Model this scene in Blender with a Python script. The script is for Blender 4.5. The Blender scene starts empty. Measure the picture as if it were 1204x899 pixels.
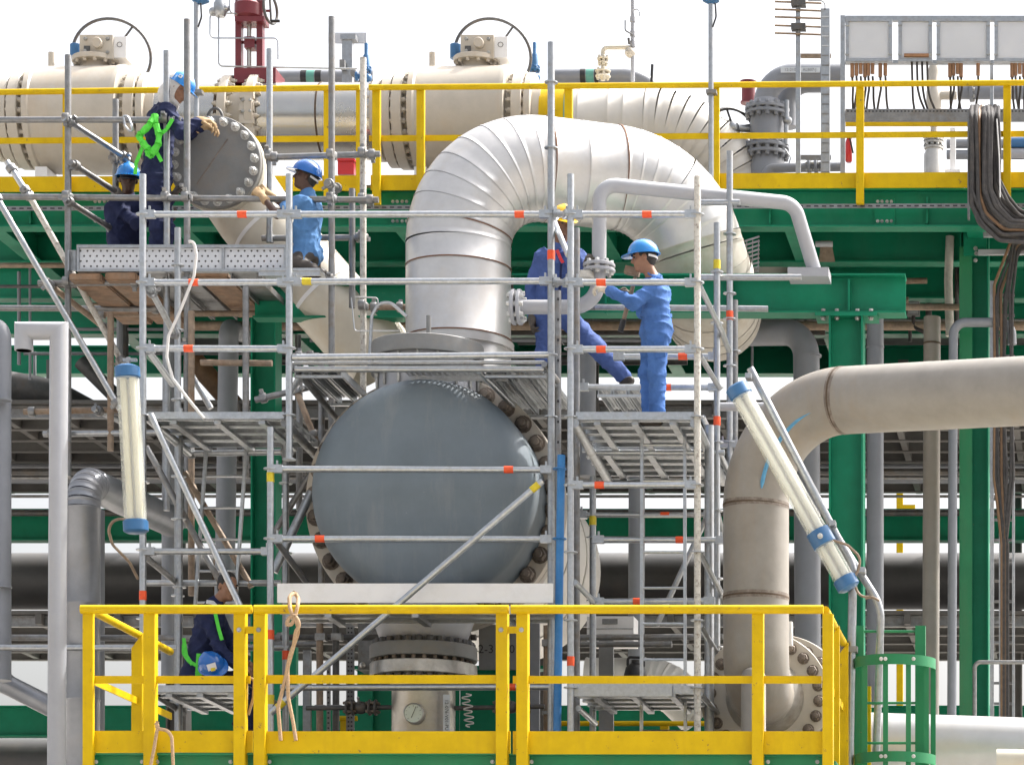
import bpy, bmesh, math, random
import numpy as np
from mathutils import Vector, Matrix, Quaternion
random.seed(7)
R = math.radians
scene = bpy.context.scene
C = scene.collection
# ------------------------------------------------------------------ camera
F, D, VX, VY, CZ = 3900.0, 30.0, 1315.0, 1346.0, 1.7      # focal length in photo pixels, stand-off, foot of the optical axis, eye height
cam_d = bpy.data.cameras.new('camera'); cam = bpy.data.objects.new('camera', cam_d); C.objects.link(cam)
cam.location = (0, -D, CZ); cam.rotation_euler = (R(90), 0, 0)
cam_d.sensor_width = 36.0; cam_d.lens = 36.0 * F / 1204
cam_d.shift_x = (602 - VX) / 1204; cam_d.shift_y = (VY - 449.5) / 1204
cam_d.clip_start = 0.5; cam_d.clip_end = 5000
scene.camera = cam
# ------------------------------------------------------------------ light
SUN = Vector((0.45, 0.34, 0.82)).normalized()
w = bpy.data.worlds.new('World'); scene.world = w; w.use_nodes = True
nt = w.node_tree; bg = nt.nodes['Background']
sky = nt.nodes.new('ShaderNodeTexSky'); sky.sky_type = 'NISHITA'; sky.sun_disc = False
sky.sun_elevation = math.asin(SUN.z); sky.sun_rotation = math.atan2(SUN.x, SUN.y)
sky.air_density = 1.0; sky.dust_density = 10.0; sky.ozone_density = 0.3
hz_ = nt.nodes.new('ShaderNodeHueSaturation'); hz_.inputs['Saturation'].default_value = 0.40; hz_.inputs['Value'].default_value = 1.22   # dusty, washed-out desert sky
nt.links.new(sky.outputs[0], hz_.inputs['Color']); nt.links.new(hz_.outputs[0], bg.inputs[0]); bg.inputs[1].default_value = 0.15
sl = bpy.data.lights.new('sun', 'SUN'); sl.energy = 3.6; sl.angle = R(0.53); sl.color = (1.0, 0.965, 0.92)
so = bpy.data.objects.new('sun', sl); C.objects.link(so); so.location = SUN * 40
so.rotation_euler = (-SUN).to_track_quat('-Z', 'Y').to_euler()
vs = scene.view_settings; vs.view_transform = 'Standard'; vs.look = 'None'; vs.exposure = 1.16; vs.gamma = 1.0; vs.use_curve_mapping = False
scene.cycles.max_bounces = 6; scene.cycles.diffuse_bounces = 4; scene.cycles.glossy_bounces = 3; scene.cycles.transparent_max_bounces = 8
scene.cycles.use_denoising = True
scene.cycles.sample_clamp_indirect = 6.0
# ------------------------------------------------------------------ geometry of the view: photo pixel + distance behind the scaffold front -> point
def S(Y): return (D + Y) / F                                # metres per photo pixel
def P(px, py, Y=0.0):
    s = S(Y); return Vector(((px - VX) * s, Y, CZ + (VY - py) * s))
# ------------------------------------------------------------------ materials
MAT = {}
def mat(name, col, rough=0.5, metal=0.0, var=0.12, scale=6.0, bump=0.0, bscale=40.0, dirt=None, damt=0.0, dscale=2.5, streak=False, spec=0.5, coat=0.0, rnd=0.0, chips=None):
    col = tuple(c * 0.82 for c in col)
    m = bpy.data.materials.new(name); m.use_nodes = True; n = m.node_tree.nodes; L = m.node_tree.links
    b = n['Principled BSDF']; b.inputs['Metallic'].default_value = metal; b.inputs['Roughness'].default_value = rough
    b.inputs['Specular IOR Level'].default_value = spec; b.inputs['Coat Weight'].default_value = coat
    tc = n.new('ShaderNodeTexCoord'); geo = n.new('ShaderNodeNewGeometry')
    co = geo.outputs['Position'] if not rnd else tc.outputs['Object']
    nz = n.new('ShaderNodeTexNoise'); nz.inputs['Scale'].default_value = scale; nz.inputs['Detail'].default_value = 5; nz.inputs['Roughness'].default_value = 0.65
    L.new(co, nz.inputs['Vector'])
    mp = n.new('ShaderNodeMapRange'); mp.inputs['From Min'].default_value = 0.3; mp.inputs['From Max'].default_value = 0.7
    mp.inputs['To Min'].default_value = 1 - var; mp.inputs['To Max'].default_value = 1 + var
    L.new(nz.outputs[0], mp.inputs[0])
    hs = n.new('ShaderNodeHueSaturation'); hs.inputs['Color'].default_value = (*col, 1); L.new(mp.outputs[0], hs.inputs['Value'])
    out = hs.outputs[0]
    if rnd:
        oi = n.new('ShaderNodeObjectInfo'); mr = n.new('ShaderNodeMapRange'); mr.inputs['To Min'].default_value = 1 - rnd; mr.inputs['To Max'].default_value = 1 + rnd
        L.new(oi.outputs['Random'], mr.inputs[0]); h2 = n.new('ShaderNodeHueSaturation'); L.new(out, h2.inputs['Color']); L.new(mr.outputs[0], h2.inputs['Value']); out = h2.outputs[0]
    if dirt is not None and damt > 0:
        dn = n.new('ShaderNodeTexNoise'); dn.inputs['Scale'].default_value = dscale; dn.inputs['Detail'].default_value = 8; dn.inputs['Roughness'].default_value = 0.7
        if streak:
            mpn = n.new('ShaderNodeMapping'); mpn.inputs['Scale'].default_value = (1, 1, 0.18); L.new(co, mpn.inputs[0]); L.new(mpn.outputs[0], dn.inputs['Vector'])
        else: L.new(co, dn.inputs['Vector'])
        cr = n.new('ShaderNodeMapRange'); cr.inputs['From Min'].default_value = 0.50; cr.inputs['From Max'].default_value = 0.72; cr.inputs['To Max'].default_value = damt
        L.new(dn.outputs[0], cr.inputs[0])
        mx = n.new('ShaderNodeMix'); mx.data_type = 'RGBA'; L.new(cr.outputs[0], mx.inputs['Factor']); L.new(out, mx.inputs['A']); mx.inputs['B'].default_value = (*dirt, 1)
        out = mx.outputs['Result']
        rr = n.new('ShaderNodeMapRange'); rr.inputs['To Min'].default_value = rough; rr.inputs['To Max'].default_value = min(1, rough + 0.3); L.new(cr.outputs[0], rr.inputs[0]); L.new(rr.outputs[0], b.inputs['Roughness'])
    if chips:
        cn = n.new('ShaderNodeTexNoise'); cn.inputs['Scale'].default_value = chips[1]; cn.inputs['Detail'].default_value = 6; cn.inputs['Roughness'].default_value = 0.75; L.new(co, cn.inputs['Vector'])
        cm = n.new('ShaderNodeMapRange'); cm.inputs['From Min'].default_value = chips[2]; cm.inputs['From Max'].default_value = chips[2] + 0.03; cm.inputs['To Max'].default_value = chips[3]; L.new(cn.outputs[0], cm.inputs[0])
        cx_ = n.new('ShaderNodeMix'); cx_.data_type = 'RGBA'; L.new(cm.outputs[0], cx_.inputs['Factor']); L.new(out, cx_.inputs['A']); cx_.inputs['B'].default_value = (*chips[0], 1); out = cx_.outputs['Result']
    L.new(out, b.inputs['Base Color'])
    if bump:
        bn = n.new('ShaderNodeTexNoise'); bn.inputs['Scale'].default_value = bscale; bn.inputs['Detail'].default_value = 4; L.new(co, bn.inputs['Vector'])
        bp = n.new('ShaderNodeBump'); bp.inputs['Strength'].default_value = bump; bp.inputs['Distance'].default_value = 0.01; L.new(bn.outputs[0], bp.inputs['Height']); L.new(bp.outputs[0], b.inputs['Normal'])
    MAT[name] = m; return m
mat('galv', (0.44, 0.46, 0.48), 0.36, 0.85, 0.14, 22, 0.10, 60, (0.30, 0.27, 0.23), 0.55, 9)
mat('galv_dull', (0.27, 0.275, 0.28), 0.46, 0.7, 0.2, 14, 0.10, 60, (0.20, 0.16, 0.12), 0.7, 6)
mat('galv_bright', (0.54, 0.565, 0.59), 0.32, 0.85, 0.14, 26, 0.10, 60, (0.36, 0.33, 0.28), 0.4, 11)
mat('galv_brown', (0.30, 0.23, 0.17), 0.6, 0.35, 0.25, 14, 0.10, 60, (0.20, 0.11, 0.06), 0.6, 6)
mat('old_paint', (0.62, 0.60, 0.55), 0.6, 0.1, 0.15, 30, 0.2, 60, (0.16, 0.12, 0.09), 0.95, 26)
mat('yellow', (0.66, 0.44, 0.002), 0.48, 0, 0.10, 5, 0.06, 60, (0.42, 0.27, 0.01), 0.55, 5, True, spec=0.2, chips=((0.16, 0.10, 0.05), 16, 0.635, 0.8))
mat('green', (0.005, 0.205, 0.108), 0.45, 0, 0.16, 3, 0.05, 50, (0.025, 0.165, 0.095), 0.5, 2.0, True, spec=0.22, chips=((0.13, 0.10, 0.07), 12, 0.67, 0.7))
mat('green_bright', (0.008, 0.20, 0.072), 0.42, 0, 0.10, 3, 0.03, 50, (0.06, 0.16, 0.07), 0.5, 4, True, chips=((0.12, 0.11, 0.07), 16, 0.67, 0.7))
mat('pipe_grey', (0.23, 0.245, 0.275), 0.42, 0, 0.08, 4, 0.03, 40, (0.20, 0.19, 0.17), 0.35, 3, True)
mat('pipe_white', (0.39, 0.40, 0.43), 0.40, 0, 0.06, 4, 0.02, 40, (0.40, 0.37, 0.32), 0.35, 4, True)
mat('pipe_beige', (0.29, 0.27, 0.24), 0.5, 0.0, 0.10, 5, 0.05, 50, (0.27, 0.19, 0.11), 0.45, 1.6, True)
mat('pipe_dark', (0.085, 0.083, 0.083), 0.5, 0, 0.15, 3, 0.03, 40, (0.12, 0.10, 0.08), 0.4, 2)
mat('weld_stain', (0.20, 0.165, 0.135), 0.65, 0, 0.35, 12, 0.1, 40, (0.30, 0.27, 0.24), 0.9, 6)
mat('rusty_weld', (0.10, 0.065, 0.04), 0.8, 0, 0.35, 25, 0.3, 60)
mat('valve_cream', (0.54, 0.495, 0.425), 0.45, 0, 0.07, 5, 0.05, 50, (0.42, 0.30, 0.18), 0.45, 3, True)
mat('cream', (0.62, 0.58, 0.49), 0.45, 0, 0.06, 4, 0.03, 40, (0.45, 0.34, 0.20), 0.4, 3)
mat('flange_grey', (0.215, 0.22, 0.22), 0.5, 0.1, 0.12, 6, 0.06, 40, (0.24, 0.20, 0.16), 0.5, 4)
mat('dish', (0.150, 0.188, 0.220), 0.60, 0, 0.10, 2.2, 0.03, 70, (0.27, 0.275, 0.265), 0.45, 2.6, True, chips=((0.30, 0.31, 0.31), 30, 0.69, 0.6))
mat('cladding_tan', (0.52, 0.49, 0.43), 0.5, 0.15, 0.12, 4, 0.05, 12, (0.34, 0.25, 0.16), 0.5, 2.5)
mat('cladding', (0.61, 0.605, 0.60), 0.36, 0.5, 0.09, 4, 0.10, 7, (0.48, 0.43, 0.37), 0.5, 2.2)
mat('cladding_grey', (0.28, 0.295, 0.325), 0.36, 0.5, 0.1, 5, 0.04, 12, (0.26, 0.24, 0.22), 0.35, 3)
mat('cladding_white', (0.64, 0.62, 0.58), 0.4, 0.1, 0.05, 4, 0.03, 12, (0.62, 0.55, 0.45), 0.3, 3)
mat('cladding_pale', (0.58, 0.585, 0.59), 0.35, 0.4, 0.06, 4, 0.03, 12, (0.5, 0.47, 0.42), 0.3, 3)
mat('pipe_shiny', (0.58, 0.57, 0.54), 0.22, 0.75, 0.05, 4, 0.02, 12, (0.5, 0.42, 0.3), 0.4, 2)
mat('sealant', (0.16, 0.07, 0.035), 0.8, 0, 0.3, 20)
mat('steel_nut', (0.42, 0.42, 0.40), 0.45, 0.5, 0.2, 30, 0, 0, None, 0, rnd=0.25)
mat('nut_white', (0.62, 0.62, 0.60), 0.4, 0.35, 0.15, 30, rnd=0.15)
mat('nut_rust', (0.20, 0.165, 0.135), 0.65, 0.3, 0.3, 30, rnd=0.3)
mat('steel_machined', (0.56, 0.54, 0.50), 0.3, 0.7, 0.2, 8, 0.05, 30, (0.25, 0.17, 0.1), 0.5, 6)
mat('stainless', (0.58, 0.56, 0.52), 0.35, 0.7, 0.12, 8, 0.03, 30, (0.4, 0.33, 0.25), 0.4, 5)
mat('dark_steel', (0.10, 0.10, 0.10), 0.55, 0.3, 0.3, 8, 0.05, 30, (0.16, 0.11, 0.07), 0.5, 5)
mat('deck_dark', (0.12, 0.118, 0.115), 0.6, 0.2, 0.2, 4, 0.05, 30, (0.12, 0.10, 0.085), 0.5, 3)
mat('maroon', (0.17, 0.022, 0.030), 0.4, 0, 0.12, 6, 0.03, 40)
mat('black', (0.018, 0.018, 0.02), 0.45, 0, 0.2, 10)
mat('rubber', (0.055, 0.052, 0.053), 0.85, 0, 0.25, 20, 0.1, 60, (0.12, 0.10, 0.08), 0.4, 10, rnd=0.35)
mat('cable_brown', (0.20, 0.115, 0.060), 0.6, 0, 0.25, 12, rnd=0.35)
mat('gland_brown', (0.30, 0.155, 0.075), 0.55, 0.1, 0.2, 12, rnd=0.2)
mat('white_paint', (0.86, 0.86, 0.87), 0.4, 0, 0.04, 4, 0.02, 40, (0.55, 0.53, 0.50), 0.35, 5)
mat('panel_white', (0.60, 0.625, 0.67), 0.45, 0, 0.03, 3)
mat('blue_paint', (0.035, 0.22, 0.55), 0.4, 0, 0.10, 8, 0.03, 40, (0.10, 0.22, 0.40), 0.5, 8)
mat('lamp_blue', (0.045, 0.155, 0.34), 0.35, 0, 0.08, 8)
mat('helmet_blue', (0.012, 0.22, 0.62), 0.22, 0, 0.03, 8, coat=0.4)
mat('helmet_royal', (0.012, 0.13, 0.47), 0.22, 0, 0.03, 8, coat=0.4)
mat('helmet_yellow', (0.80, 0.48, 0.012), 0.25, 0, 0.03, 8, coat=0.4)
mat('orange_tape', (0.85, 0.095, 0.020), 0.5, 0, 0.12, 30)
mat('yellow_tape', (0.66, 0.52, 0.02), 0.5, 0, 0.15, 30)
mat('band_green', (0.12, 0.36, 0.29), 0.5, 0, 0.06, 8)
mat('band_black', (0.02, 0.02, 0.02), 0.5, 0, 0.1, 8)
mat('marker_blue', (0.10, 0.33, 0.55), 0.7, 0, 0.2, 30)
mat('wood', (0.24, 0.145, 0.085), 0.8, 0, 0.35, 9, 0.3, 30, (0.20, 0.17, 0.14), 0.8, 5)
mat('red', (0.62, 0.014, 0.020), 0.35, 0, 0.06, 8, coat=0.3)
mat('navy', (0.020, 0.027, 0.075), 0.85, 0, 0.22, 14, 0.5, 22, spec=0.2)
mat('coverall_blue', (0.068, 0.160, 0.42), 0.85, 0, 0.24, 7, 0.6, 30, spec=0.2)
mat('coverall_light', (0.095, 0.225, 0.46), 0.85, 0, 0.18, 9, 0.6, 30, spec=0.2)
mat('coverall_deep', (0.072, 0.118, 0.31), 0.85, 0, 0.18, 9, 0.6, 30, spec=0.2)
mat('skin', (0.30, 0.155, 0.095), 0.5, 0, 0.1, 20, spec=0.4)
mat('skin_mid', (0.19, 0.095, 0.06), 0.5, 0, 0.1, 20, spec=0.4)
mat('skin_dark', (0.085, 0.042, 0.028), 0.5, 0, 0.1, 20, spec=0.4)
mat('hair', (0.012, 0.010, 0.009), 0.6, 0, 0.3, 60, 0.4, 90)
mat('boot', (0.035, 0.026, 0.02), 0.6, 0, 0.2, 20)
mat('glove_tan', (0.45, 0.31, 0.17), 0.85, 0, 0.2, 30, 0.3, 40)
mat('glove_white', (0.58, 0.54, 0.46), 0.85, 0, 0.2, 30, 0.3, 40)
mat('glove_dark', (0.10, 0.085, 0.07), 0.85, 0, 0.2, 30, 0.3, 40)
mat('cloth_white', (0.72, 0.71, 0.70), 0.85, 0, 0.06, 20, 0.3, 40)
mat('harness_green', (0.09, 0.66, 0.05), 0.7, 0, 0.12, 30)
mat('rope', (0.50, 0.34, 0.20), 0.85, 0, 0.2, 60, 0.6, 120)
mat('gauge_face', (0.66, 0.72, 0.62), 0.35, 0, 0.04, 20)
mat('tube_cream', (0.80, 0.76, 0.62), 0.35, 0, 0.04, 8)
mat('tube_white', (0.82, 0.82, 0.79), 0.35, 0, 0.04, 8)
mat('label_white', (0.62, 0.66, 0.70), 0.5, 0, 0.04, 20)
mat('ink', (0.03, 0.03, 0.035), 0.6, 0, 0.1, 20)
mat('sand', (0.36, 0.335, 0.30), 0.9, 0, 0.15, 0.3, 0.2, 3)
mat('concrete', (0.40, 0.39, 0.36), 0.85, 0, 0.12, 2, 0.2, 20)
mat('blanket', (0.55, 0.53, 0.48), 0.9, 0, 0.15, 14, 0.6, 14)
def clear_tube():
    m = bpy.data.materials.new('clear_plastic'); m.use_nodes = True; n = m.node_tree.nodes; L = m.node_tree.links
    b = n['Principled BSDF']; b.inputs['Base Color'].default_value = (0.85, 0.86, 0.80, 1); b.inputs['Roughness'].default_value = 0.12
    t = n.new('ShaderNodeBsdfTransparent'); t.inputs[0].default_value = (0.95, 0.95, 0.90, 1); mx = n.new('ShaderNodeMixShader'); mx.inputs[0].default_value = 0.28
    L.new(t.outputs[0], mx.inputs[1]); L.new(b.outputs[0], mx.inputs[2]); L.new(mx.outputs[0], n['Material Output'].inputs[0]); MAT['clear_plastic'] = m
clear_tube()
# ------------------------------------------------------------------ mesh building
class MB:
    def __init__(s): s.v = []; s.f = []
    def add(s, vs_, fs):
        o = len(s.v); s.v += [Vector(q) for q in vs_]; s.f += [tuple(i + o for i in f) for f in fs]; return s
    def box(s, c, h, rot=None):
        c = Vector(c); vs_ = []
        for x in (-1, 1):
            for y in (-1, 1):
                for z in (-1, 1):
                    q = Vector((x * h[0], y * h[1], z * h[2])); vs_.append(c + (rot @ q if rot else q))
        return s.add(vs_, [(0, 1, 3, 2), (4, 6, 7, 5), (0, 4, 5, 1), (2, 3, 7, 6), (0, 2, 6, 4), (1, 5, 7, 3)])
    def bar(s, a, b, w_, h_, up=Vector((0, 0, 1))):
        a = Vector(a); b = Vector(b); d = (b - a); l = d.length; d = d / l
        x = d.cross(up)
        if x.length < 1e-4: x = d.cross(Vector((0, 1, 0)))
        x.normalize(); u = x.cross(d)
        m = Matrix((d, x, u)).transposed()
        return s.box((a + b) / 2, (l / 2, w_ / 2, h_ / 2), m)
    def prism(s, prof, a, b, up=Vector((0, 0, 1)), cap=True):
        """profile [(x, u)] swept from a to b; x is to the right of travel, u is up"""
        a = Vector(a); b = Vector(b); d = (b - a).normalized(); x = d.cross(up)
        if x.length < 1e-4: x = d.cross(Vector((0, 1, 0)))
        x.normalize(); u = x.cross(d); n = len(prof)
        vs_ = [a + x * p + u * q for p, q in prof] + [b + x * p + u * q for p, q in prof]
        fs = [(i, (i + 1) % n, n + (i + 1) % n, n + i) for i in range(n)]
        if cap: fs += [tuple(range(n - 1, -1, -1)), tuple(range(n, 2 * n))]
        return s.add(vs_, fs)
    def tube(s, pts, r, n=12, cap=True, up=None):
        pts = [Vector(p) for p in pts]; m = len(pts); rr = r if hasattr(r, '__len__') else [r] * m
        t0 = (pts[1] - pts[0]).normalized(); x = t0.orthogonal().normalized() if up is None else t0.cross(up).normalized(); vs_ = []; prev = t0
        for i in range(m):
            t = (pts[min(i + 1, m - 1)] - pts[max(i - 1, 0)]).normalized()
            q = prev.rotation_difference(t); x = q @ x; x = (x - t * x.dot(t)).normalized(); y = t.cross(x); prev = t
            for k in range(n):
                a = 2 * math.pi * k / n; vs_.append(pts[i] + (x * math.cos(a) + y * math.sin(a)) * rr[i])
        fs = [(i * n + k, i * n + (k + 1) % n, (i + 1) * n + (k + 1) % n, (i + 1) * n + k) for i in range(m - 1) for k in range(n)]
        if cap: fs += [tuple(range(n - 1, -1, -1)), tuple(range((m - 1) * n, m * n))]
        return s.add(vs_, fs)
    def lathe(s, prof, o, axis, n=24, arc=None):
        """profile [(r, h)] turned round axis through o"""
        o = Vector(o); z = Vector(axis).normalized(); x = z.orthogonal().normalized(); y = z.cross(x); vs_ = []; m = len(prof)
        for r, h in prof:
            for k in range(n):
                a = 2 * math.pi * k / n; vs_.append(o + z * h + (x * math.cos(a) + y * math.sin(a)) * r)
        fs = [(i * n + k, i * n + (k + 1) % n, (i + 1) * n + (k + 1) % n, (i + 1) * n + k) for i in range(m - 1) for k in range(n)]
        if prof[0][0] > 1e-6: fs.append(tuple(range(n - 1, -1, -1)))
        if prof[-1][0] > 1e-6: fs.append(tuple(range((m - 1) * n, m * n)))
        return s.add(vs_, fs)
    def ball(s, c, r, n=12, m=8, M=None):
        c = Vector(c); r = r if hasattr(r, '__len__') else (r, r, r); vs_ = []
        for i in range(m + 1):
            t = math.pi * i / m
            for k in range(n):
                a = 2 * math.pi * k / n; q = Vector((r[0] * math.sin(t) * math.cos(a), r[1] * math.sin(t) * math.sin(a), r[2] * math.cos(t))); vs_.append(c + (M @ q if M else q))
        return s.add(vs_, [(i * n + k, (i + 1) * n + k, (i + 1) * n + (k + 1) % n, i * n + (k + 1) % n) for i in range(m) for k in range(n)])
def miter_tube(mb, pts, r, n=28):
    pts = [Vector(p) for p in pts]; d0 = (pts[1] - pts[0]).normalized(); x = d0.orthogonal().normalized(); y = d0.cross(x); rg = [pts[0] + (x * math.cos(2 * math.pi * k / n) + y * math.sin(2 * math.pi * k / n)) * r for k in range(n)]; vs_ = list(rg)
    for i in range(1, len(pts)):
        d = (pts[i] - pts[i - 1]).normalized(); nn = d if i == len(pts) - 1 else (d + (pts[i + 1] - pts[i]).normalized()).normalized()
        rg = [q + d * ((pts[i] - q).dot(nn) / d.dot(nn)) for q in rg]; vs_ += rg
    m = len(pts); fs = [(i * n + k, i * n + (k + 1) % n, (i + 1) * n + (k + 1) % n, (i + 1) * n + k) for i in range(m - 1) for k in range(n)] + [tuple(range(n - 1, -1, -1)), tuple(range((m - 1) * n, m * n))]
    return mb.add(vs_, fs)
def mesh(name, mb, m, off=Vector((0, 0, 0)), smooth=True, ang=38):
    me = bpy.data.meshes.new(name); me.from_pydata([tuple(v - off) for v in mb.v], [], mb.f); me.update()
    if isinstance(m, str): m = MAT[m]
    me.materials.append(m)
    bm = bmesh.new(); bm.from_mesh(me); bmesh.ops.remove_doubles(bm, verts=bm.verts, dist=1e-5); bmesh.ops.recalc_face_normals(bm, faces=bm.faces); bm.to_mesh(me); bm.free()
    if smooth: me.shade_smooth(); me.set_sharp_from_angle(angle=R(ang))
    return me
BASE = {}
def link(o, parent):
    C.objects.link(o)
    if parent is not None: o.parent = parent
    return o
def obj(name, mb, m, parent=None, smooth=True, ang=38):
    """one mesh object; vertices are given in world coordinates"""
    off = BASE.get(parent.name, Vector((0, 0, 0))) if parent is not None else Vector((0, 0, 0))
    me = mesh(name, mb, m, off, smooth, ang); o = bpy.data.objects.new(name, me); link(o, parent); BASE[o.name] = off; return o
def thing(name, label, cat, loc, group=None):
    o = bpy.data.objects.new(name, None); C.objects.link(o); o.location = loc; o.empty_display_size = 0.2
    o['label'] = label; o['category'] = cat
    if group: o['group'] = group
    BASE[o.name] = Vector(loc); return o
def tag(o, label, cat, group=None):
    o['label'] = label; o['category'] = cat
    if group: o['group'] = group
    return o
def struct(name, mb, m):
    o = obj(name, mb, m); o['kind'] = 'structure'; return o
def place(name, me, loc, parent, axis=None, spin=0.0, scale=1.0):
    """a copy of a shared mesh at a world position, its local Z turned to axis"""
    o = bpy.data.objects.new(name, me); link(o, parent); o.location = Vector(loc) - BASE.get(parent.name, Vector((0, 0, 0)))
    if axis is not None: o.rotation_mode = 'QUATERNION'; o.rotation_quaternion = Vector(axis).to_track_quat('Z', 'Y') @ Quaternion((0, 0, 1), spin)
    if scale != 1.0: o.scale = (scale,) * 3
    BASE[o.name] = Vector(loc); return o
def fillet(pts, br, seg=10):
    """polyline with rounded corners; returns points"""
    pts = [Vector(p) for p in pts]; out = [pts[0]]
    brs = br if hasattr(br, '__len__') else [br] * len(pts)
    for i in range(1, len(pts) - 1):
        a, b, c = pts[i - 1], pts[i], pts[i + 1]; u = (a - b).normalized(); v = (c - b).normalized()
        ang = u.angle(v); t = brs[i] / math.tan(ang / 2); t = min(t, (a - b).length * 0.98, (c - b).length * 0.98); rad = t * math.tan(ang / 2)
        if ang > 3.1: out.append(b); continue
        ctr = b + (u + v).normalized() * (rad / math.sin(ang / 2)); p0 = b + u * t; p1 = b + v * t
        e0 = p0 - ctr; e1 = p1 - ctr; tot = e0.angle(e1); ax = e0.cross(e1).normalized()
        for k in range(seg + 1): out.append(ctr + Quaternion(ax, tot * k / seg) @ e0)
    out.append(pts[-1]); return out
def arclen(pts):
    L = [0.0]
    for i in range(1, len(pts)): L.append(L[-1] + (pts[i] - pts[i - 1]).length)
    return L
def cut(pts, a, b):
    """the stretch of a polyline between arc lengths a and b"""
    L = arclen(pts); out = []
    def at(s_):
        for i in range(1, len(pts)):
            if L[i] >= s_: 
                t = (s_ - L[i - 1]) / max(1e-9, L[i] - L[i - 1]); return pts[i - 1].lerp(pts[i], t)
        return pts[-1]
    out = [at(a)] + [p for p, l in zip(pts, L) if a + 1e-4 < l < b - 1e-4] + [at(b)]
    return out
_HEX = {}
def nut_mesh(m, r=0.03, h=0.03, stud=0.0):
    k = (m, r, h, stud)
    if k not in _HEX:
        mb = MB(); mb.lathe([(r * 1.25, 0), (r * 1.25, h * 0.15)], (0, 0, 0), (0, 0, 1), 12); mb.lathe([(r, h * 0.15), (r, h * 0.85), (r * 0.85, h)], (0, 0, 0), (0, 0, 1), 6)
        if stud: mb.lathe([(r * 0.55, h * 0.9), (r * 0.55, h + stud), (r * 0.4, h + stud * 1.1)], (0, 0, 0), (0, 0, 1), 10)
        _HEX[k] = mesh('nut', mb, m)
    return _HEX[k]
def ring(mb, o, axis, r, t, bore=0.0, n=48, ch=0.006):
    """flange disc from o towards axis by t"""
    if bore > 0: mb.lathe([(bore, 0), (r - ch, 0), (r, ch), (r, t - ch), (r - ch, t), (bore, t), (bore, 0.0)], o, axis, n)
    else: mb.lathe([(1e-7, 0), (r - ch, 0), (r, ch), (r, t - ch), (r - ch, t), (1e-7, t)], o, axis, n)
    return mb
def flange(parent, o, axis, r, t, m, bore=0.0, nb=0, bc=None, nm='steel_nut', nr=0.025, nh=0.03, stud=0.0, side=1, both=False, phase=0.0, name='flange', n=48):
    o = Vector(o); axis = Vector(axis).normalized(); f = obj(name, ring(MB(), o, axis, r, t, bore, n), m, parent)
    if nb:
        x = axis.orthogonal().normalized(); y = axis.cross(x); me = nut_mesh(nm, nr, nh, stud)
        for sd in ((1, -1) if both else (side,)):
            for k in range(nb):
                a = 2 * math.pi * (k + phase) / nb
                place('nut', me, o + axis * (t if sd > 0 else 0) + (x * math.cos(a) + y * math.sin(a)) * bc, f, axis * sd, random.random())
    return f
def rod(name, a, b, r, m, parent, n=10):
    return obj(name, MB().tube([a, b], r, n), m, parent)
def tubeobj(name, pts, r, m, parent, n=14, cap=True):
    return obj(name, MB().tube(pts, r, n, cap), m, parent)
def hprof(h, wd, tw=0.012, tf=0.018):
    a, b = wd / 2, h / 2
    return [(-a, -b), (a, -b), (a, -b + tf), (tw, -b + tf), (tw, b - tf), (a, b - tf), (a, b), (-a, b), (-a, b - tf), (-tw, b - tf), (-tw, -b + tf), (-a, -b + tf)]
def beam(name, a, b, h, wd, m, parent, up=Vector((0, 0, 1))):
    return obj(name, MB().prism(hprof(h, wd), a, b, up), m, parent, smooth=False)
def pbox(mb, x0, y0, x1, y1, Y, dep):
    """box whose front face covers the photo rectangle at distance Y"""
    a = P(x0, y1, Y); b = P(x1, y0, Y); return mb.box(((a.x + b.x) / 2, Y + dep / 2, (a.z + b.z) / 2), ((b.x - a.x) / 2, dep / 2, (b.z - a.z) / 2))
def lettering(name, text, size, loc, rot, m, parent, align='CENTER'):
    c = bpy.data.curves.new(name, 'FONT'); c.body = text; c.size = size; c.align_x = align; c.align_y = 'CENTER'; c.extrude = 0.0008; c.resolution_u = 2
    t = bpy.data.objects.new(name, c); dg = bpy.context.evaluated_depsgraph_get(); C.objects.link(t); dg.update()
    me = bpy.data.meshes.new_from_object(t.evaluated_get(dg)); C.objects.unlink(t); bpy.data.objects.remove(t)
    me.materials.clear(); me.materials.append(MAT[m]); o = bpy.data.objects.new(name, me); link(o, parent)
    o.location = Vector(loc) - (BASE.get(parent.name, Vector((0, 0, 0)))); o.rotation_euler = rot; return o
X3, Y3, Z3 = Vector((1, 0, 0)), Vector((0, 1, 0)), Vector((0, 0, 1))
# ================================================================== ground
struct('ground', MB().add([(-1500, -200, 0), (1500, -200, 0), (1500, 2500, 0), (-1500, 2500, 0)], [(0, 1, 2, 3)]), 'sand')
def xbeam(parent, x0, x1, yc, Y, hpx, wd, m, name='beam'):
    return beam(name, P(x0, yc, Y), P(x1, yc, Y), hpx * S(Y), wd, m, parent)
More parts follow.
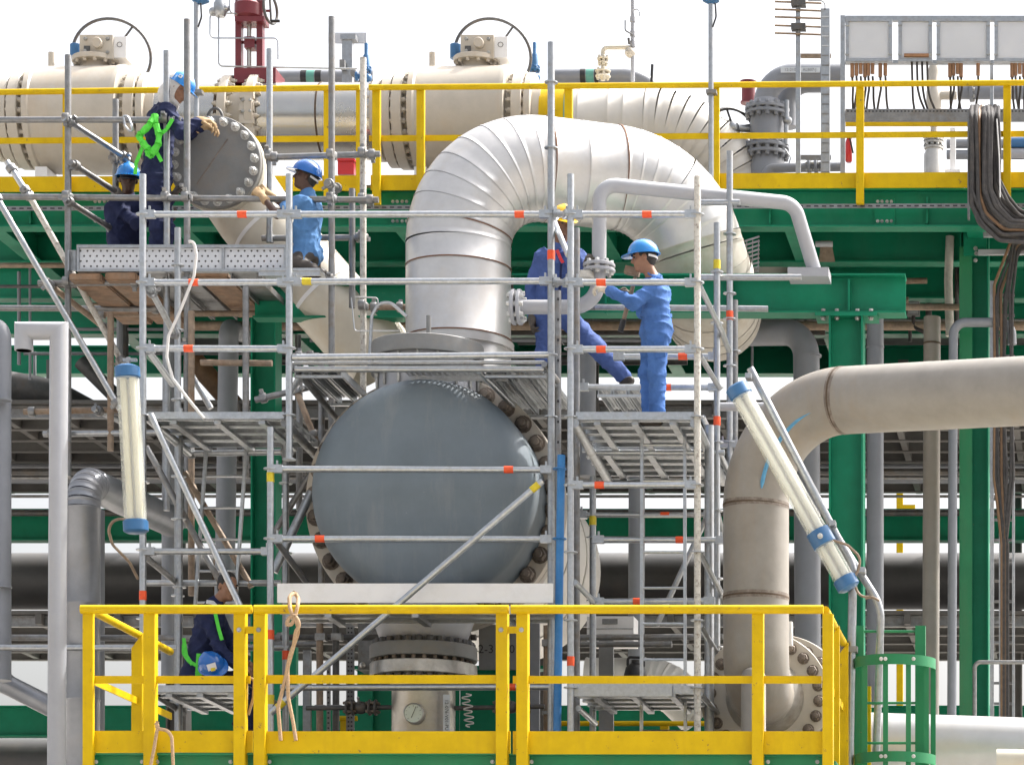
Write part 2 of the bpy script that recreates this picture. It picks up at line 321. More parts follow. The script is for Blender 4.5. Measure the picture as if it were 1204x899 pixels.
# ================================================================== upper platform (green beams under the valves)
ZU = P(0, 247, 3.7).z
up = thing('upper_platform', 'green steel platform across the photo carrying the big ball valves', 'platform', (0, 3.7, ZU))
def level_beam(parent, z, Y, x0, x1, h, wd, m):
    a = P(x0, 0, Y); b = P(x1, 0, Y); return beam('beam', (a.x, Y, z), (b.x, Y, z), h, wd, m, parent)
for Yb, hh in ((3.7, 0.39), (5.1, 0.36), (6.6, 0.36), (8.2, 0.36), (10.2, 0.34)):
    level_beam(up, ZU, Yb, -60, 1300, hh, 0.2, 'green')
for k, px in enumerate((-10, 210, 470, 700, 930, 1145)):
    a = P(px, 0, 3.7).x; beam('cross_beam', (a, 3.82, ZU - 0.02), (a, 10.1, ZU - 0.02), 0.30, 0.16, 'green', up)
for k, Yd in enumerate((4.4, 5.85, 7.4, 9.2)):                      # deck plates between the beams
    yy0, yy1 = ((3.62, 5.1), (5.1, 6.6), (6.6, 8.2), (8.2, 10.3))[k]
    for j in range(7):
        xa = P(-60, 0, 3.7).x + j * 1.72
        obj('deck_plate', MB().box((xa + 0.86, (yy0 + yy1) / 2, ZU + 0.215), (0.853, (yy1 - yy0) / 2 - 0.006, 0.018)), 'deck_dark', up, False)
mb = MB(); a = P(-60, 246, 3.55); b = P(1300, 242, 3.55)            # perforated cable tray along the beam
obj('cable_tray', mb.prism([(0.02, 0.022), (0.02, -0.022), (0.015, -0.022), (0.015, 0.017), (-0.05, 0.017), (-0.05, 0.022)], a, b), 'galv_dull', up)
me_hole = mesh('tray_slot', MB().box((0, 0, 0), (0.024, 0.003, 0.007)), 'ink')
mbs = MB()
for i in range(150):
    p = a.lerp(b, (i + 0.5) / 150); mbs.box(p + Vector((0, -0.021, 0)), (0.022, 0.002, 0.007))
s_ = obj('tray_slots', mbs, 'ink', up, False); s_['kind'] = 'stuff'
for px in (120, 470, 1040):                                         # bolted splice plates on the front beam
    sp0 = obj('splice_plate', pbox(MB(), px - 12, 233, px + 12, 264, 3.665, 0.02), 'green', up, False)
    for dx in (-8, -3, 3, 8):
        for dy in (237, 260): place('bolt', nut_mesh('steel_nut', 0.014, 0.016), P(px + dx, dy, 3.665), sp0, (0, -1, 0))
for px in (35, 300, 640, 905, 1090): obj('stiffener', pbox(MB(), px - 1, 231, px + 1, 263, 3.61, 0.08), 'green', up, False)
# ---- railings
def flatpost(parent, px, y0, y1, Y, wpx, m='yellow', dep=0.06, slant=False):
    return obj('post', pbox(MB(), px - wpx / 2, y0, px + wpx / 2, y1, Y, dep), m, parent, False)
def guard(name, label, Y, posts, top, mid, toe, posty, wpx=9, grp=None, rt=0.030, x_in=0.0):
    t = thing(name, label, 'railing', P(posts[0], posty, Y), grp)
    for p in posts: flatpost(t, p, top[0][1] + (top[-1][1] - top[0][1]) * (p - top[0][0]) / (top[-1][0] - top[0][0]), posty, Y, wpx)
    obj('top_rail', MB().tube([P(x, y, Y - 0.02) for x, y in top], rt, 14), 'yellow', t)
    obj('mid_rail', MB().bar(P(mid[0][0], mid[0][1], Y + 0.075), P(mid[1][0], mid[1][1], Y + 0.075), 0.012, 7.0 * S(Y)), 'yellow', t, False)
    a, b = toe
    obj('toe_board', MB().bar(P(a[0], (a[1] + a[2]) / 2, Y + 0.085), P(b[0], (b[1] + b[2]) / 2, Y + 0.085), 0.014, (a[2] - a[1]) * S(Y)), 'yellow', t, False)
    return t
guard('guard_rail', 'yellow railing at upper left behind the two navy workers', 3.45, (77, 384, 422), [(-40, 109), (423, 103)], ((-40, 166), (423, 163)), ((-40, 208, 226), (423, 206, 225)), 236, 7)
guard('guard_rail', 'yellow railing on the upper platform from the middle valve to the right edge', 3.45, (442, 494, 668, 841, 1011, 1184), [(434, 103), (842, 100), (1260, 97)], ((434, 163), (1260, 157)), ((436, 206, 224), (1260, 201, 221)), 239, 9)
# ================================================================== beam-and-column support frame behind the big elbow
fr = thing('support_frame', 'green beam on a thick column behind the right-hand workers', 'steel frame', P(996, 1346, 2.2))
YF = 2.2
xbeam(fr, 604, 1065, 348, YF, 46, 0.24, 'green'); xbeam(fr, 300, 486, 356, 2.75, 40, 0.2, 'green')
for px in (998, 860, 712):
    obj('stiffener', pbox(MB(), px - 1.2, 328, px + 1.2, 368, YF - 0.12, 0.11), 'green', fr, False)
beam('column', P(996, 373, YF) + Vector((0, 0, 0)), (P(996, 0, YF).x, YF, 0.0), 40 * S(YF), 0.30, 'green', fr, up=X3)
obj('cap_plate', MB().box(P(996, 373.5, YF) , (0.30, 0.16, 0.018)), 'green', fr, False)
for px in (969, 985, 1009, 1025):
    place('bolt', nut_mesh('steel_nut', 0.022, 0.025), P(px, 368.5, YF) + Vector((0, -0.10, -0.006)), fr, (0, 0, 1)); place('bolt', nut_mesh('steel_nut', 0.022, 0.025), P(px, 376, YF) + Vector((0, -0.10, -0.002)), fr, (0, 0, -1))
# ================================================================== right-hand column
rc = thing('steel_column', 'tall green column at right behind the hanging black cables', 'column', (P(1146, 0, 4.4).x, 4.4, 0))
beam('shaft', P(1146, 252, 4.4), (P(1146, 0, 4.4).x, 4.4, 0), 0.30, 0.30, 'green', rc, up=X3)
obj('flange_plate', pbox(MB(), 1128, 290, 1143, 900, 4.2, 0.015), 'green_bright', rc, False)
obj('gusset', pbox(MB(), 1133, 272, 1160, 300, 4.15, 0.05), 'green', rc, False)
for y in (276, 297): obj('bracket_arm', MB().bar(P(1150, y, 4.1), P(1240, y - 1, 4.1), 0.06, 0.05), 'pipe_white', rc, False)
for (x_, y_) in ((1147, 292), (1148, 298), (1147, 306)): place('bolt', nut_mesh('steel_nut', 0.018, 0.02), P(x_, y_, 4.13), rc, (0, -1, 0))
lc = thing('steel_column', 'green column at left behind the scaffold ladder', 'column', (P(313, 0, 4.6).x, 4.6, 0))
beam('shaft', P(313, 376, 4.6), (P(313, 0, 4.6).x, 4.6, 0), 0.26, 0.26, 'green', lc, up=X3)
obj('base_shoe', pbox(MB(), 318, 716, 348, 900, 4.3, 0.1), 'green', lc, False)
# ================================================================== background pipe rack
bgp = thing('pipe_rack', 'background pipe rack of dark decks and green cross beams', 'pipe rack', (0, 8, 0))
ZP = P(0, 475, 6.0).z
def slab(z, Y0, Y1, name, nj, xs=12):
    xa, xb = P(-80, 0, Y1).x, P(1300, 0, Y1).x
    n = 5; wy = (Y1 - Y0) / n
    for k in range(n): obj(name, MB().box(((xa + xb) / 2, Y0 + wy * (k + .5), z + 0.03), ((xb - xa) / 2, wy / 2 - 0.008, 0.018)), 'deck_dark', bgp, False)
    for k in range(nj):
        Yj = Y0 + 0.15 + (Y1 - Y0 - 0.3) * k / (nj - 1); beam('joist', (xa, Yj, z - 0.06), (xb, Yj, z - 0.06), 0.13, 0.08, 'galv_dull' if k in (0,) else 'deck_dark', bgp)
    for k in range(xs):
        x = xa + (xb - xa) * (k + .5) / xs; obj('cross_joist', MB().box((x, (Y0 + Y1) / 2, z - 0.05), (0.035, (Y1 - Y0) / 2, 0.06)), 'deck_dark', bgp, False)
slab(ZP, 6.0, 10.4, 'deck_plank', 8, 22)
slab(P(0, 722, 9.0).z, 9.0, 12.0, 'deck_plank', 5, 16)
xbeam(bgp, -80, 1300, 541, 8.6, 17, 0.14, 'green')
xbeam(bgp, -80, 1300, 618, 10.6, 37, 0.2, 'green')
xbeam(bgp, -80, 1300, 848, 12.2, 36, 0.2, 'green')
for px in (210, 640, 870, 1190):
    x = P(px, 0, 11.4).x; beam('column', (x, 11.4, 0), (x, 11.4, 10.9), 0.25, 0.25, 'deck_dark', bgp, up=X3)
for (nm, lb, yc, rp, Yp) in (('horizontal_pipe', 'thick dark pipe running the full width low behind everything', 683, 33, 11.0),
                             ('horizontal_pipe', 'dark grey pipe at the bottom behind the front platform', 902, 36, 12.6)):
    t = thing(nm, lb, 'pipe', P(-80, yc, Yp)); a = P(-90, yc, Yp); b = P(1310, yc, Yp)
    for k in range(4): obj('pipe_length', MB().tube([a.lerp(b, k / 4), a.lerp(b, (k + 1) / 4)], rp * S(Yp), 28), 'pipe_dark', t)
    for k in range(1, 4): 
        q = a.lerp(b, k / 4); obj('weld_seam', MB().tube([q - X3 * 0.015, q + X3 * 0.015], rp * S(Yp) + 0.006, 28), 'rusty_weld', t)
random.seed(11)
for k in range(12):                                                 # conduits and small lines hung under the decks
    Yc = random.uniform(4.6, 8.8); zc = ZU - 0.28 - random.uniform(0, 0.5); xa, xb = P(random.uniform(-60, 500), 0, Yc).x, P(random.uniform(700, 1280), 0, Yc).x
    obj('conduit', MB().tube([(xa, Yc, zc), (xb, Yc, zc)], random.choice((0.018, 0.025, 0.035, 0.05)), 10), random.choice(('pipe_grey', 'dark_steel', 'galv_dull', 'galv_brown')), bgp)
for k in range(16):
    px = random.choice((random.uniform(0, 480), random.uniform(610, 1200))); Yc = random.uniform(5.2, 9.5); x = P(px, 0, Yc).x; z0 = ZU - random.uniform(0.1, 0.3)
    obj('hanger', MB().tube([(x, Yc, z0), (x, Yc, z0 - random.uniform(0.5, 1.6))], random.choice((0.014, 0.02, 0.035)), 8), random.choice(('dark_steel', 'galv_dull', 'pipe_grey')), bgp)
for k in range(7):
    Yc = random.uniform(6.3, 10.0); zc = ZP - 0.2 - random.uniform(0, 0.25); obj('conduit', MB().tube([(P(-60, 0, Yc).x, Yc, zc), (P(1280, 0, Yc).x, Yc, zc)], random.choice((0.018, 0.025, 0.04)), 8), random.choice(('pipe_grey', 'dark_steel', 'galv_dull')), bgp)
for px, w_ in ((60, 5), (500, 6), (700, 4), (1062, 6), (1110, 5)):
    x = P(px, 0, 9.5).x; obj('hanger_plate', MB().box((x, 9.5, ZU - 0.6), (w_ * 0.01, 0.02, 0.45)), 'deck_dark', bgp, False)
fpst = thing('far_post', 'distant yellow post seen in the gap right of the thick green column', 'post', (P(1058, 0, 16).x, 16, 0)); obj('shaft', MB().box((P(1058, 0, 16).x, 16, 5.6), (0.045, 0.045, 5.6)), 'yellow', fpst, False); obj('cross_arm', MB().box((P(1066, 0, 16).x, 16, P(0, 596, 16).z), (0.12, 0.03, 0.03)), 'yellow', fpst, False)
# ================================================================== front platform
ZF = P(0, 887, -3.0).z
fp = thing('front_platform', 'green steel platform in the foreground under the yellow railing', 'platform', (P(530, 0, -3).x, -3, ZF))
beam('edge_beam', P(104, 906, -2.9), P(972, 906, -2.9), 0.28, 0.16, 'green_bright', fp)
for k in range(9):
    xa = P(100, 0, -3).x; xb = P(972, 0, -3).x; w_ = (xb - xa) / 9
    obj('deck_plate', MB().box((xa + w_ * (k + .5), 0.1, ZF - 0.012), (w_ / 2 - 0.004, 2.95, 0.012)), 'deck_dark', fp, False)
for px in (108, 970): 
    x = P(px, 0, -3).x; beam('side_beam', (x, -2.8, ZF - 0.165), (x, 2.9, ZF - 0.165), 0.28, 0.14, 'green_bright', fp)
beam('edge_beam', (P(104, 0, -3).x, 2.95, ZF - 0.165), (P(972, 0, -3).x, 2.95, ZF - 0.165), 0.28, 0.14, 'green_bright', fp)
for px in (150, 925):
    for Yc in (-2.6, 2.6): x = P(px, 0, -3).x; beam('leg', (x, Yc, 0), (x, Yc, ZF - 0.31), 0.2, 0.2, 'green', fp, up=X3)
for (x0, x1) in ((108, 172), (180, 276), (312, 584), (620, 888), (898, 966)):
    for px in (x0 + 5, x1 - 5): place('bolt', nut_mesh('steel_nut', 0.014, 0.014), P(px, 895, -2.985), fp, (0, -1, 0))
YR = -3.05
def fpost(t, px, y0, w_=13, y1=905): return obj('post', pbox(MB(), px - w_ / 2, y0, px + w_ / 2, y1, YR, 0.05).box(P(px + w_ / 2 - 1, (y0 + y1) / 2, YR) + Vector((0, 0.05, 0)), (0.008, 0.048, (y1 - y0) / 2 * S(YR))), 'yellow', t, False)
def frail(t, x0, x1, returns=()):
    obj('top_rail', MB().tube([P(x0, 716, YR - 0.01), P(x1, 716, YR - 0.01)], 0.036, 14), 'yellow', t)
    return t
def flat(t, nm, x0, x1, y0, y1, Y, dep=0.014): return obj(nm, pbox(MB(), x0, y0, x1, y1, Y, dep), 'yellow', t, False)
def side(t, px, Y0, Y1, posts, toe=True):
    """rail returning backwards from the corner at px"""
    a = P(px, 716, Y0); z1 = a.z; x = a.x; zm = P(0, 798, Y0).z; zt = P(0, 872, Y0).z
    obj('top_rail', MB().tube([(x, Y0 + 0.04, z1), (x, Y1, z1)], 0.034, 12), 'yellow', t)
    obj('mid_rail', MB().box((x, (Y0 + Y1) / 2 + 0.03, zm), (0.007, (Y1 - Y0) / 2, 0.03)), 'yellow', t, False)
    if toe: obj('toe_board', MB().box((x + 0.02, (Y0 + Y1) / 2 + 0.03, zt), (0.008, (Y1 - Y0) / 2, 0.095)), 'yellow', t, False)
    for Yp in posts:
        zb = P(0, 905, Y0).z; hz = z1 - 0.0
        obj('post', MB().add([(x - 0.045, Yp, zb), (x + 0.045, Yp, zb), (x + 0.045, Yp, hz + 0.0), (x - 0.045, Yp, hz - 0.12), (x - 0.045, Yp + 0.05, zb), (x + 0.045, Yp + 0.05, zb), (x + 0.045, Yp + 0.05, hz), (x - 0.045, Yp + 0.05, hz - 0.12)], [(0, 1, 2, 3), (4, 7, 6, 5), (0, 4, 5, 1), (1, 5, 6, 2), (2, 6, 7, 3), (3, 7, 4, 0)]), 'yellow', t, False)
g1 = thing('guard_rail', 'yellow railing corner in front of the seated worker', 'railing', P(103, 885, YR)); frail(g1, 95, 296)
fpost(g1, 175, 718); fpost(g1, 281, 718); obj('post', pbox(MB(), 97, 717, 109, 905, YR, 0.05), 'yellow', g1, False)
flat(g1, 'mid_rail', 99, 294, 794, 803, YR + 0.055); flat(g1, 'toe_board', 99, 297, 858.5, 884, YR + 0.06)
side(g1, 105, YR, -0.75, (-1.75,))
g2 = thing('guard_rail', 'yellow railing section in front of the vessel with the rope on it', 'railing', P(304, 885, YR)); frail(g2, 299, 598)
fpost(g2, 304.5, 718); fpost(g2, 589.5, 718); flat(g2, 'mid_rail', 299, 596, 793, 803, YR + 0.055); flat(g2, 'toe_board', 299, 600, 859, 885, YR + 0.06)
flat(g2, 'link_plate', 288, 299, 736, 744, YR + 0.02); 
g3 = thing('guard_rail', 'yellow railing corner in front of the tall beige pipe', 'railing', P(613, 885, YR)); frail(g3, 601, 968)
fpost(g3, 613.5, 718); fpost(g3, 890.5, 718); fpost(g3, 973, 721, 12); flat(g3, 'mid_rail', 603, 966, 794, 803, YR + 0.055); flat(g3, 'toe_board', 603, 967, 859, 886, YR + 0.06)
flat(g3, 'link_plate', 596, 607, 736, 744, YR + 0.02)
side(g3, 970, YR, 0.4, (-2.2, -1.3, -0.2), False)
for g, pxs in ((g1, (281,)), (g2, (304, 589)), (g3, (613,))):
    for px in pxs: place('bolt', nut_mesh('steel_nut', 0.016, 0.014), P(px, 740, YR - 0.001), g, (0, -1, 0))
    
gb = thing('guard_rail', 'low yellow rail at the back edge of the front platform', 'railing', P(690, 880, 2.8))
obj('top_rail', MB().tube([P(640, 850, 2.8), P(905, 850, 2.8)], 0.026, 10), 'yellow', gb); obj('post', pbox(MB(), 776, 851, 786, 905, 2.8, 0.05), 'yellow', gb, False); obj('kick_plate', pbox(MB(), 640, 858, 905, 900, 2.9, 0.02), 'green', gb, False)
gb2 = thing('guard_rail', 'short yellow handrail stub beside the small valve under the vessel', 'railing', P(405, 900, 2.0))
obj('top_rail', MB().tube([P(398, 844, 2.0), P(420, 844, 2.0)], 0.026, 10), 'yellow', gb2); obj('post', pbox(MB(), 400, 846, 408, 900, 2.0, 0.05), 'yellow', gb2, False)
# ================================================================== green caged ladder
cl = thing('cage_ladder', 'green caged ladder at the right end of the front platform', 'ladder', P(1045, 930, -1.4)); YC = -1.4
for px, y0, wd in ((1010, 735, 11), (1082, 735, 12)):
    obj('stile', pbox(MB(), px - wd / 2, y0, px + wd / 2, 960, YC + 0.25, 0.07), 'green_bright', cl, False)
cx = P(1050, 0, YC).x; rr = 47 * S(YC)
for y in (776, 890):
    z = P(0, y, YC).z; mb = MB(); n = 24
    pts = [Vector((cx + rr * math.cos(a), YC + 0.25 - 0.34 * math.sin(a), z)) for a in [math.pi * k / n for k in range(n + 1)]]
    vs_ = []
    for p in pts:
        d = (p - Vector((cx, YC + 0.25, z))).normalized(); vs_ += [p + Z3 * 0.045, p - Z3 * 0.045, p - Z3 * 0.045 + d * 0.01, p + Z3 * 0.045 + d * 0.01]
    fs = [(4 * i + k, 4 * i + (k + 1) % 4, 4 * i + 4 + (k + 1) % 4, 4 * i + 4 + k) for i in range(n) for k in range(4)]
    h = obj('cage_hoop', mb.add(vs_, fs), 'green_bright', cl)
    for px in (1037, 1042, 1075):
        place('bolt', nut_mesh('nut_white', 0.014, 0.014), P(px, y, YC) + Vector((0, -0.10, 0)), h, (0, -1, 0))
for a in (0.0, 0.55, 1.15, 1.75, 2.4, math.pi):
    x = cx + (rr - 0.012) * math.cos(a); yy = YC + 0.25 - 0.33 * math.sin(a); z0 = P(0, 782, YC).z
    obj('cage_strip', MB().box((x, yy, z0 - 0.75), (0.022, 0.005, 0.8)), 'green_bright', cl, False)
for y in (742, 826, 873): obj('rung', MB().tube([P(1014, y, YC + 0.3), P(1078, y, YC + 0.3)], 0.012, 8), 'green_bright', cl)
obj('yellow_plate', pbox(MB(), 1016, 806, 1024, 900, YC + 0.4, 0.03), 'yellow', cl, False)
# ================================================================== pressure vessel
vc = P(514, 594, 1.15); vx, vz = vc.x, vc.z
ve = thing('pressure_vessel', 'large vessel with a dark grey dished cover and a ring of big bolts', 'vessel', (vx, 1.15, vz - 1.2))
dc = P(499, 578, 0.45); dr = 1.03
prof = [(dr, 1.05), (dr, 0.47)]
for k in range(1, 15):                                              # knuckle, then a shallow crown
    a = R(78) * k / 14; prof.append((dr - 0.24 + 0.24 * math.cos(a), 0.47 - 0.24 * math.sin(a)))
r1, h1 = prof[-1]
for k in range(1, 15): q = 1 - k / 14; prof.append((max(1e-6, r1 * q), h1 - 0.05 * (1 - q * q)))
cov = obj('dished_cover', MB().lathe(prof, (dc.x, 0, dc.z), (0, 1, 0), 96), 'dish', ve)
fl = flange(ve, (vx, 1.0, vz), (0, 1, 0), 1.20, 0.13, 'valve_cream', 0.9, 32, 1.108, 'nut_rust', 0.066, 0.08, 0.05, side=-1, n=96, phase=0.35)
flange(ve, (vx, 1.15, vz), (0, 1, 0), 1.20, 0.14, 'valve_cream', 0.9, n=96)
sh = [(0.98, 1.28), (0.98, 4.7)] + [(max(1e-6, 0.98 * math.cos(math.pi / 2 * k / 12)), 4.7 + 0.5 * math.sin(math.pi / 2 * k / 12)) for k in range(1, 13)]
obj('shell', MB().lathe(sh, (vx, 0, vz), (0, 1, 0), 64), 'cladding_white', ve)
for Yb in (1.8, 2.8, 3.8): obj('shell_band', MB().lathe([(0.99, Yb - 0.02), (0.99, Yb + 0.02)], (vx, 0, vz), (0, 1, 0), 64), 'stainless', ve)
YN = 0.97; nx = P(503, 0, YN).x; zt = P(0, 410, YN - 0.5).z; zf = P(0, 391, YN - 0.5).z
obj('nozzle', MB().tube([(nx, YN, vz + 0.6), (nx, YN, zt + 0.01)], 0.455, 48), 'pipe_white', ve)
obj('nozzle_weld', MB().tube([(nx + 0.458 * math.cos(a), YN + 0.458 * math.sin(a), dc.z + math.sqrt(dr ** 2 - (0.458 * math.cos(a) + nx - dc.x) ** 2) + 0.004) for a in [2 * math.pi * k / 40 for k in range(41)]], 0.016, 6), 'rusty_weld', ve)
nf = flange(ve, (nx, YN, zt), (0, 0, 1), 0.515, zf - zt, 'flange_grey', 0, 0, name='nozzle_blind', n=64)
flange(ve, (nx, YN, zt - 0.15), (0, 0, 1), 0.515, 0.11, 'flange_grey', 0.3, 16, 0.47, 'steel_nut', 0.026, 0.035, 0.09, side=-1, n=64)
for k in range(16):
    a = 2 * math.pi * k / 16; q = Vector((nx + 0.47 * math.cos(a), YN + 0.47 * math.sin(a), 0))
    if math.sin(a) < 0.4: rod('stud', q + Z3 * (zt - 0.05), q + Z3 * (zt + 0.005), 0.014, 'steel_nut', nf, 8)
rod('davit_pin', P(504, 392, YN - .1), P(504, 371, YN - .1), 0.022, 'flange_grey', ve)
# bottom outlet: reducer, flange pair, pipe with gauge
YO = 0.6; ox = P(498, 0, YO).x
def ZY(y, Y=0.13): return P(0, y, Y).z
obj('outlet_nozzle', MB().lathe([(0.50, ZY(700)), (0.44, ZY(728)), (0.40, ZY(742)), (0.32, ZY(752))], (ox, YO, 0), (0, 0, 1), 48), 'pipe_white', ve)
flange(ve, (ox, YO, ZY(768)), (0, 0, 1), 0.488, ZY(751.5) - ZY(768), 'flange_grey', 0.28, 28, 0.43, 'dark_steel', 0.036, 0.05, 0.0, side=1, n=72)
sf = flange(ve, (ox, YO, ZY(788.5)), (0, 0, 1), 0.488, ZY(773) - ZY(788.5), 'steel_machined', 0.28, 28, 0.43, 'dark_steel', 0.036, 0.05, 0.0, side=-1, n=72)
for k in range(28):
    a = 2 * math.pi * k / 28 
    if math.sin(a) < 0.3: rod('stud', (ox + 0.43 * math.cos(a), YO + 0.43 * math.sin(a), ZY(774)), (ox + 0.43 * math.cos(a), YO + 0.43 * math.sin(a), ZY(767)), 0.02, 'nut_rust', sf, 8)
obj('gasket_ring', MB().lathe([(0.36, ZY(775)), (0.36, ZY(766))], (ox, YO, 0), (0, 0, 1), 36), 'dark_steel', ve)
obj('outlet_pipe', MB().lathe([(0.288, 0.3), (0.288, ZY(800)), (0.33, ZY(789))], (ox, YO, 0), (0, 0, 1), 40), 'stainless', ve)
tg = thing('pressure_gauge', 'round pressure gauge with pale green dial on the vessel outlet', 'gauge', P(485, 838, 0.2))
gc = P(486, 838, 0.19)
obj('case', MB().lathe([(1e-6, 0.10), (0.088, 0.10), (0.095, 0.09), (0.095, 0.0), (0.086, -0.006), (0.083, 0.004), (1e-6, 0.004)], gc, (0, 1, 0), 32), 'stainless', tg)
obj('dial', MB().lathe([(1e-6, -0.001), (0.083, -0.001), (0.083, 0.003), (1e-6, 0.003)], gc, (0, 1, 0), 32), 'gauge_face', tg)
obj('needle', MB().bar(gc + Vector((-0.018, -0.004, -0.04)), gc + Vector((0.025, -0.004, 0.062)), 0.003, 0.006, Y3), 'ink', tg)
for k in range(9):
    a = R(225 - 270 * k / 8); d = Vector((math.cos(a), 0, math.sin(a))); obj('tick', MB().bar(gc + d * 0.060 - Y3 * 0.003, gc + d * 0.074 - Y3 * 0.003, 0.002, 0.005, Y3), 'ink', tg, False)
obj('stem', MB().tube([gc + Y3 * 0.10, gc + Y3 * 0.16], 0.02, 10), 'stainless', tg)
lb = obj('sticker', pbox(MB(), 521, 816, 529, 862, 0.327, 0.002), 'label_white', ve, False)
lettering('sticker_text', '12-076-V01-PU', 0.045, P(525, 840, 0.325), (R(90), R(90), 0), 'ink', lb)
sg = thing('name_plate', 'grey equipment plate half hidden behind two yellow posts', 'sign', P(585, 790, 1.5))
obj('plate', pbox(MB(), 563, 734, 612, 787, 1.5, 0.01), 'flange_grey', sg, False)
lettering('plate_text', '12-310', 0.115, P(575, 763, 1.497), (R(90), 0, 0), 'ink', sg); lettering('plate_text', '001', 0.115, P(602, 763, 1.497), (R(90), 0, 0), 'ink', sg)
# small bore connections on the outlet
for (pts, nm, lb_) in (([(360, 832), (462, 831)], 'drain_valve', 'small flanged drain valve left of the vessel outlet pipe'), ([(534, 832), (640, 830)], 'vent_valve', 'small flanged vent valve right of the gauge')):
    t = thing(nm, lb_, 'valve', P(pts[0][0], 832, YO)); a = P(*pts[0], YO); b = P(*pts[1], YO)
    rod('pipe_run', a, b, 0.022, 'dark_steel', t)
    for f_ in (0.46, 0.53, 0.72, 0.79): flange(t, a.lerp(b, f_), (1, 0, 0), 0.075, 0.022, 'dark_steel', 0, 4, 0.055, 'nut_rust', 0.014, 0.02, both=True, n=20)
    obj('valve_body', MB().ball(a.lerp(b, 0.625), (0.075, 0.055, 0.06)), 'dark_steel', t); rod('stem', a.lerp(b, 0.625), a.lerp(b, 0.625) + Vector((0, -0.1, 0.08)), 0.012, 'steel_nut', t)
wt = thing('tie_wire', 'tangle of pale wire hanging on the vent valve', 'wire', P(548, 840, 0.45))
pts = [P(548 + 7 * math.sin(k * 1.3) + k * 0.15, 815 + k * 1.35, 0.42 + 0.05 * math.cos(k)) for k in range(30)]
obj('strand', MB().tube(fillet(pts, 0.02, 2), 0.006, 5), 'cloth_white', wt)
# ================================================================== clad arch pipe
def jacket(t, pts, r, cuts, m, name='jacket_segment', lip=0.0045, n=40, tan=None):
    L = arclen(pts)[-1]; cs = [0.0]
    for c in sorted(cuts):
        if c - cs[-1] > 0.05 and L - c > 0.05: cs.append(c)
    cs.append(L)
    for i in range(len(cs) - 1):
        q = cut(pts, cs[i], min(L, cs[i + 1])); d0 = (q[1] - q[0]).normalized(); w_ = 0.014
        q2 = [q[0], q[0] + d0 * w_, q[0] + d0 * (w_ + 0.004)] + [p for p in q[1:] if (p - q[0]).length > w_ + 0.01]
        rs = [r + lip, r + lip, r] + [r] * (len(q2) - 3)
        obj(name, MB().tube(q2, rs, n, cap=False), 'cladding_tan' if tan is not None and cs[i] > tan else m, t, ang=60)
def even(a, b, n): return [a + (b - a) * k / n for k in range(n + 1)]
ar = thing('insulated_pipe', 'huge silver clad pipe arching over the vessel', 'pipe', P(539, 470, 1.95))
zA = P(0, 187, 1.95).z
A0 = P(539, 455, 1.95); A1 = Vector((A0.x, 1.95, zA)); xB = P(792, 0, 2.8).x; A2 = Vector((xB, 2.8, zA)); A3 = P(834, 352, 3.05); A4 = A3 + Vector((-0.10, 1.1, 0.15))
ap = fillet([A0, A1, A2, A3, A4], [0, 0.84, 0.84, 0.50, 0], 26); La = arclen(ap); rA = 0.499
def near(p):
    return min(range(len(ap)), key=lambda i: (ap[i] - p).length)
d12 = (A2 - A1).normalized()
s1 = La[1]; s2 = La[27]; s3 = La[28]; s4 = La[54]
cuts = [La[1] * 0.33, s1 - 0.22, s1] + even(s1, s2, 9)[1:] + [ (s2 + s3) / 2 - 0.02, s3] + even(s3, s4, 8)[1:] + [s4 + 0.25] + even(La[55], La[81], 5)
obj('end_cover', MB().tube([ap[-1] - (A4 - A3).normalized() * 0.02, ap[-1]], rA - 0.01, 40), 'cladding', ar)
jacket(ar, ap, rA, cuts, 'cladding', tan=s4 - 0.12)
for s_ in (La[1] * 0.33, s1 - 0.22, s2, s3, s1 + (s2 - s1) * 0.1):     # rust-brown sealant squeezed out at some seams
    q = cut(ap, s_ - 0.005, s_ + 0.007); obj('seam_sealant', MB().tube(q, rA + 0.0085, 40, False), 'sealant', ar)
q = cut(ap, s4 + 0.32, s4 + 0.40); obj('end_wrap', MB().tube(q, rA + 0.014, 40, False), 'blanket', ar)
obj('collar', MB().lathe([(rA + 0.03, P(0, 412, 1.95).z), (rA + 0.03, P(0, 404, 1.95).z)], (A0.x, 1.95, 0), (0, 0, 1), 48), 'cladding', ar)
# perforated cover plate standing beside the arch
pg = thing('mesh_plate', 'slanted perforated plate catching light right of the arch pipe', 'plate', P(880, 325, 3.3))
mb = MB()
for i in range(9):
    a = P(866 + 3.2 * i, 327 - 0.8 * i, 3.3); b = P(884 + 1.4 * i, 279 + 1.0 * i, 3.3)
    obj('mesh_bar', MB().bar(P(868, 326 - 5 * i, 3.3), P(893, 322 - 5 * i - 4, 3.3), 0.008, 0.018), 'galv_dull', pg, False)
for i in range(4): obj('mesh_upright', MB().bar(P(870 + 7 * i, 326, 3.305), P(871 + 7 * i, 282, 3.305), 0.008, 0.02, Y3), 'galv_dull', pg, False)
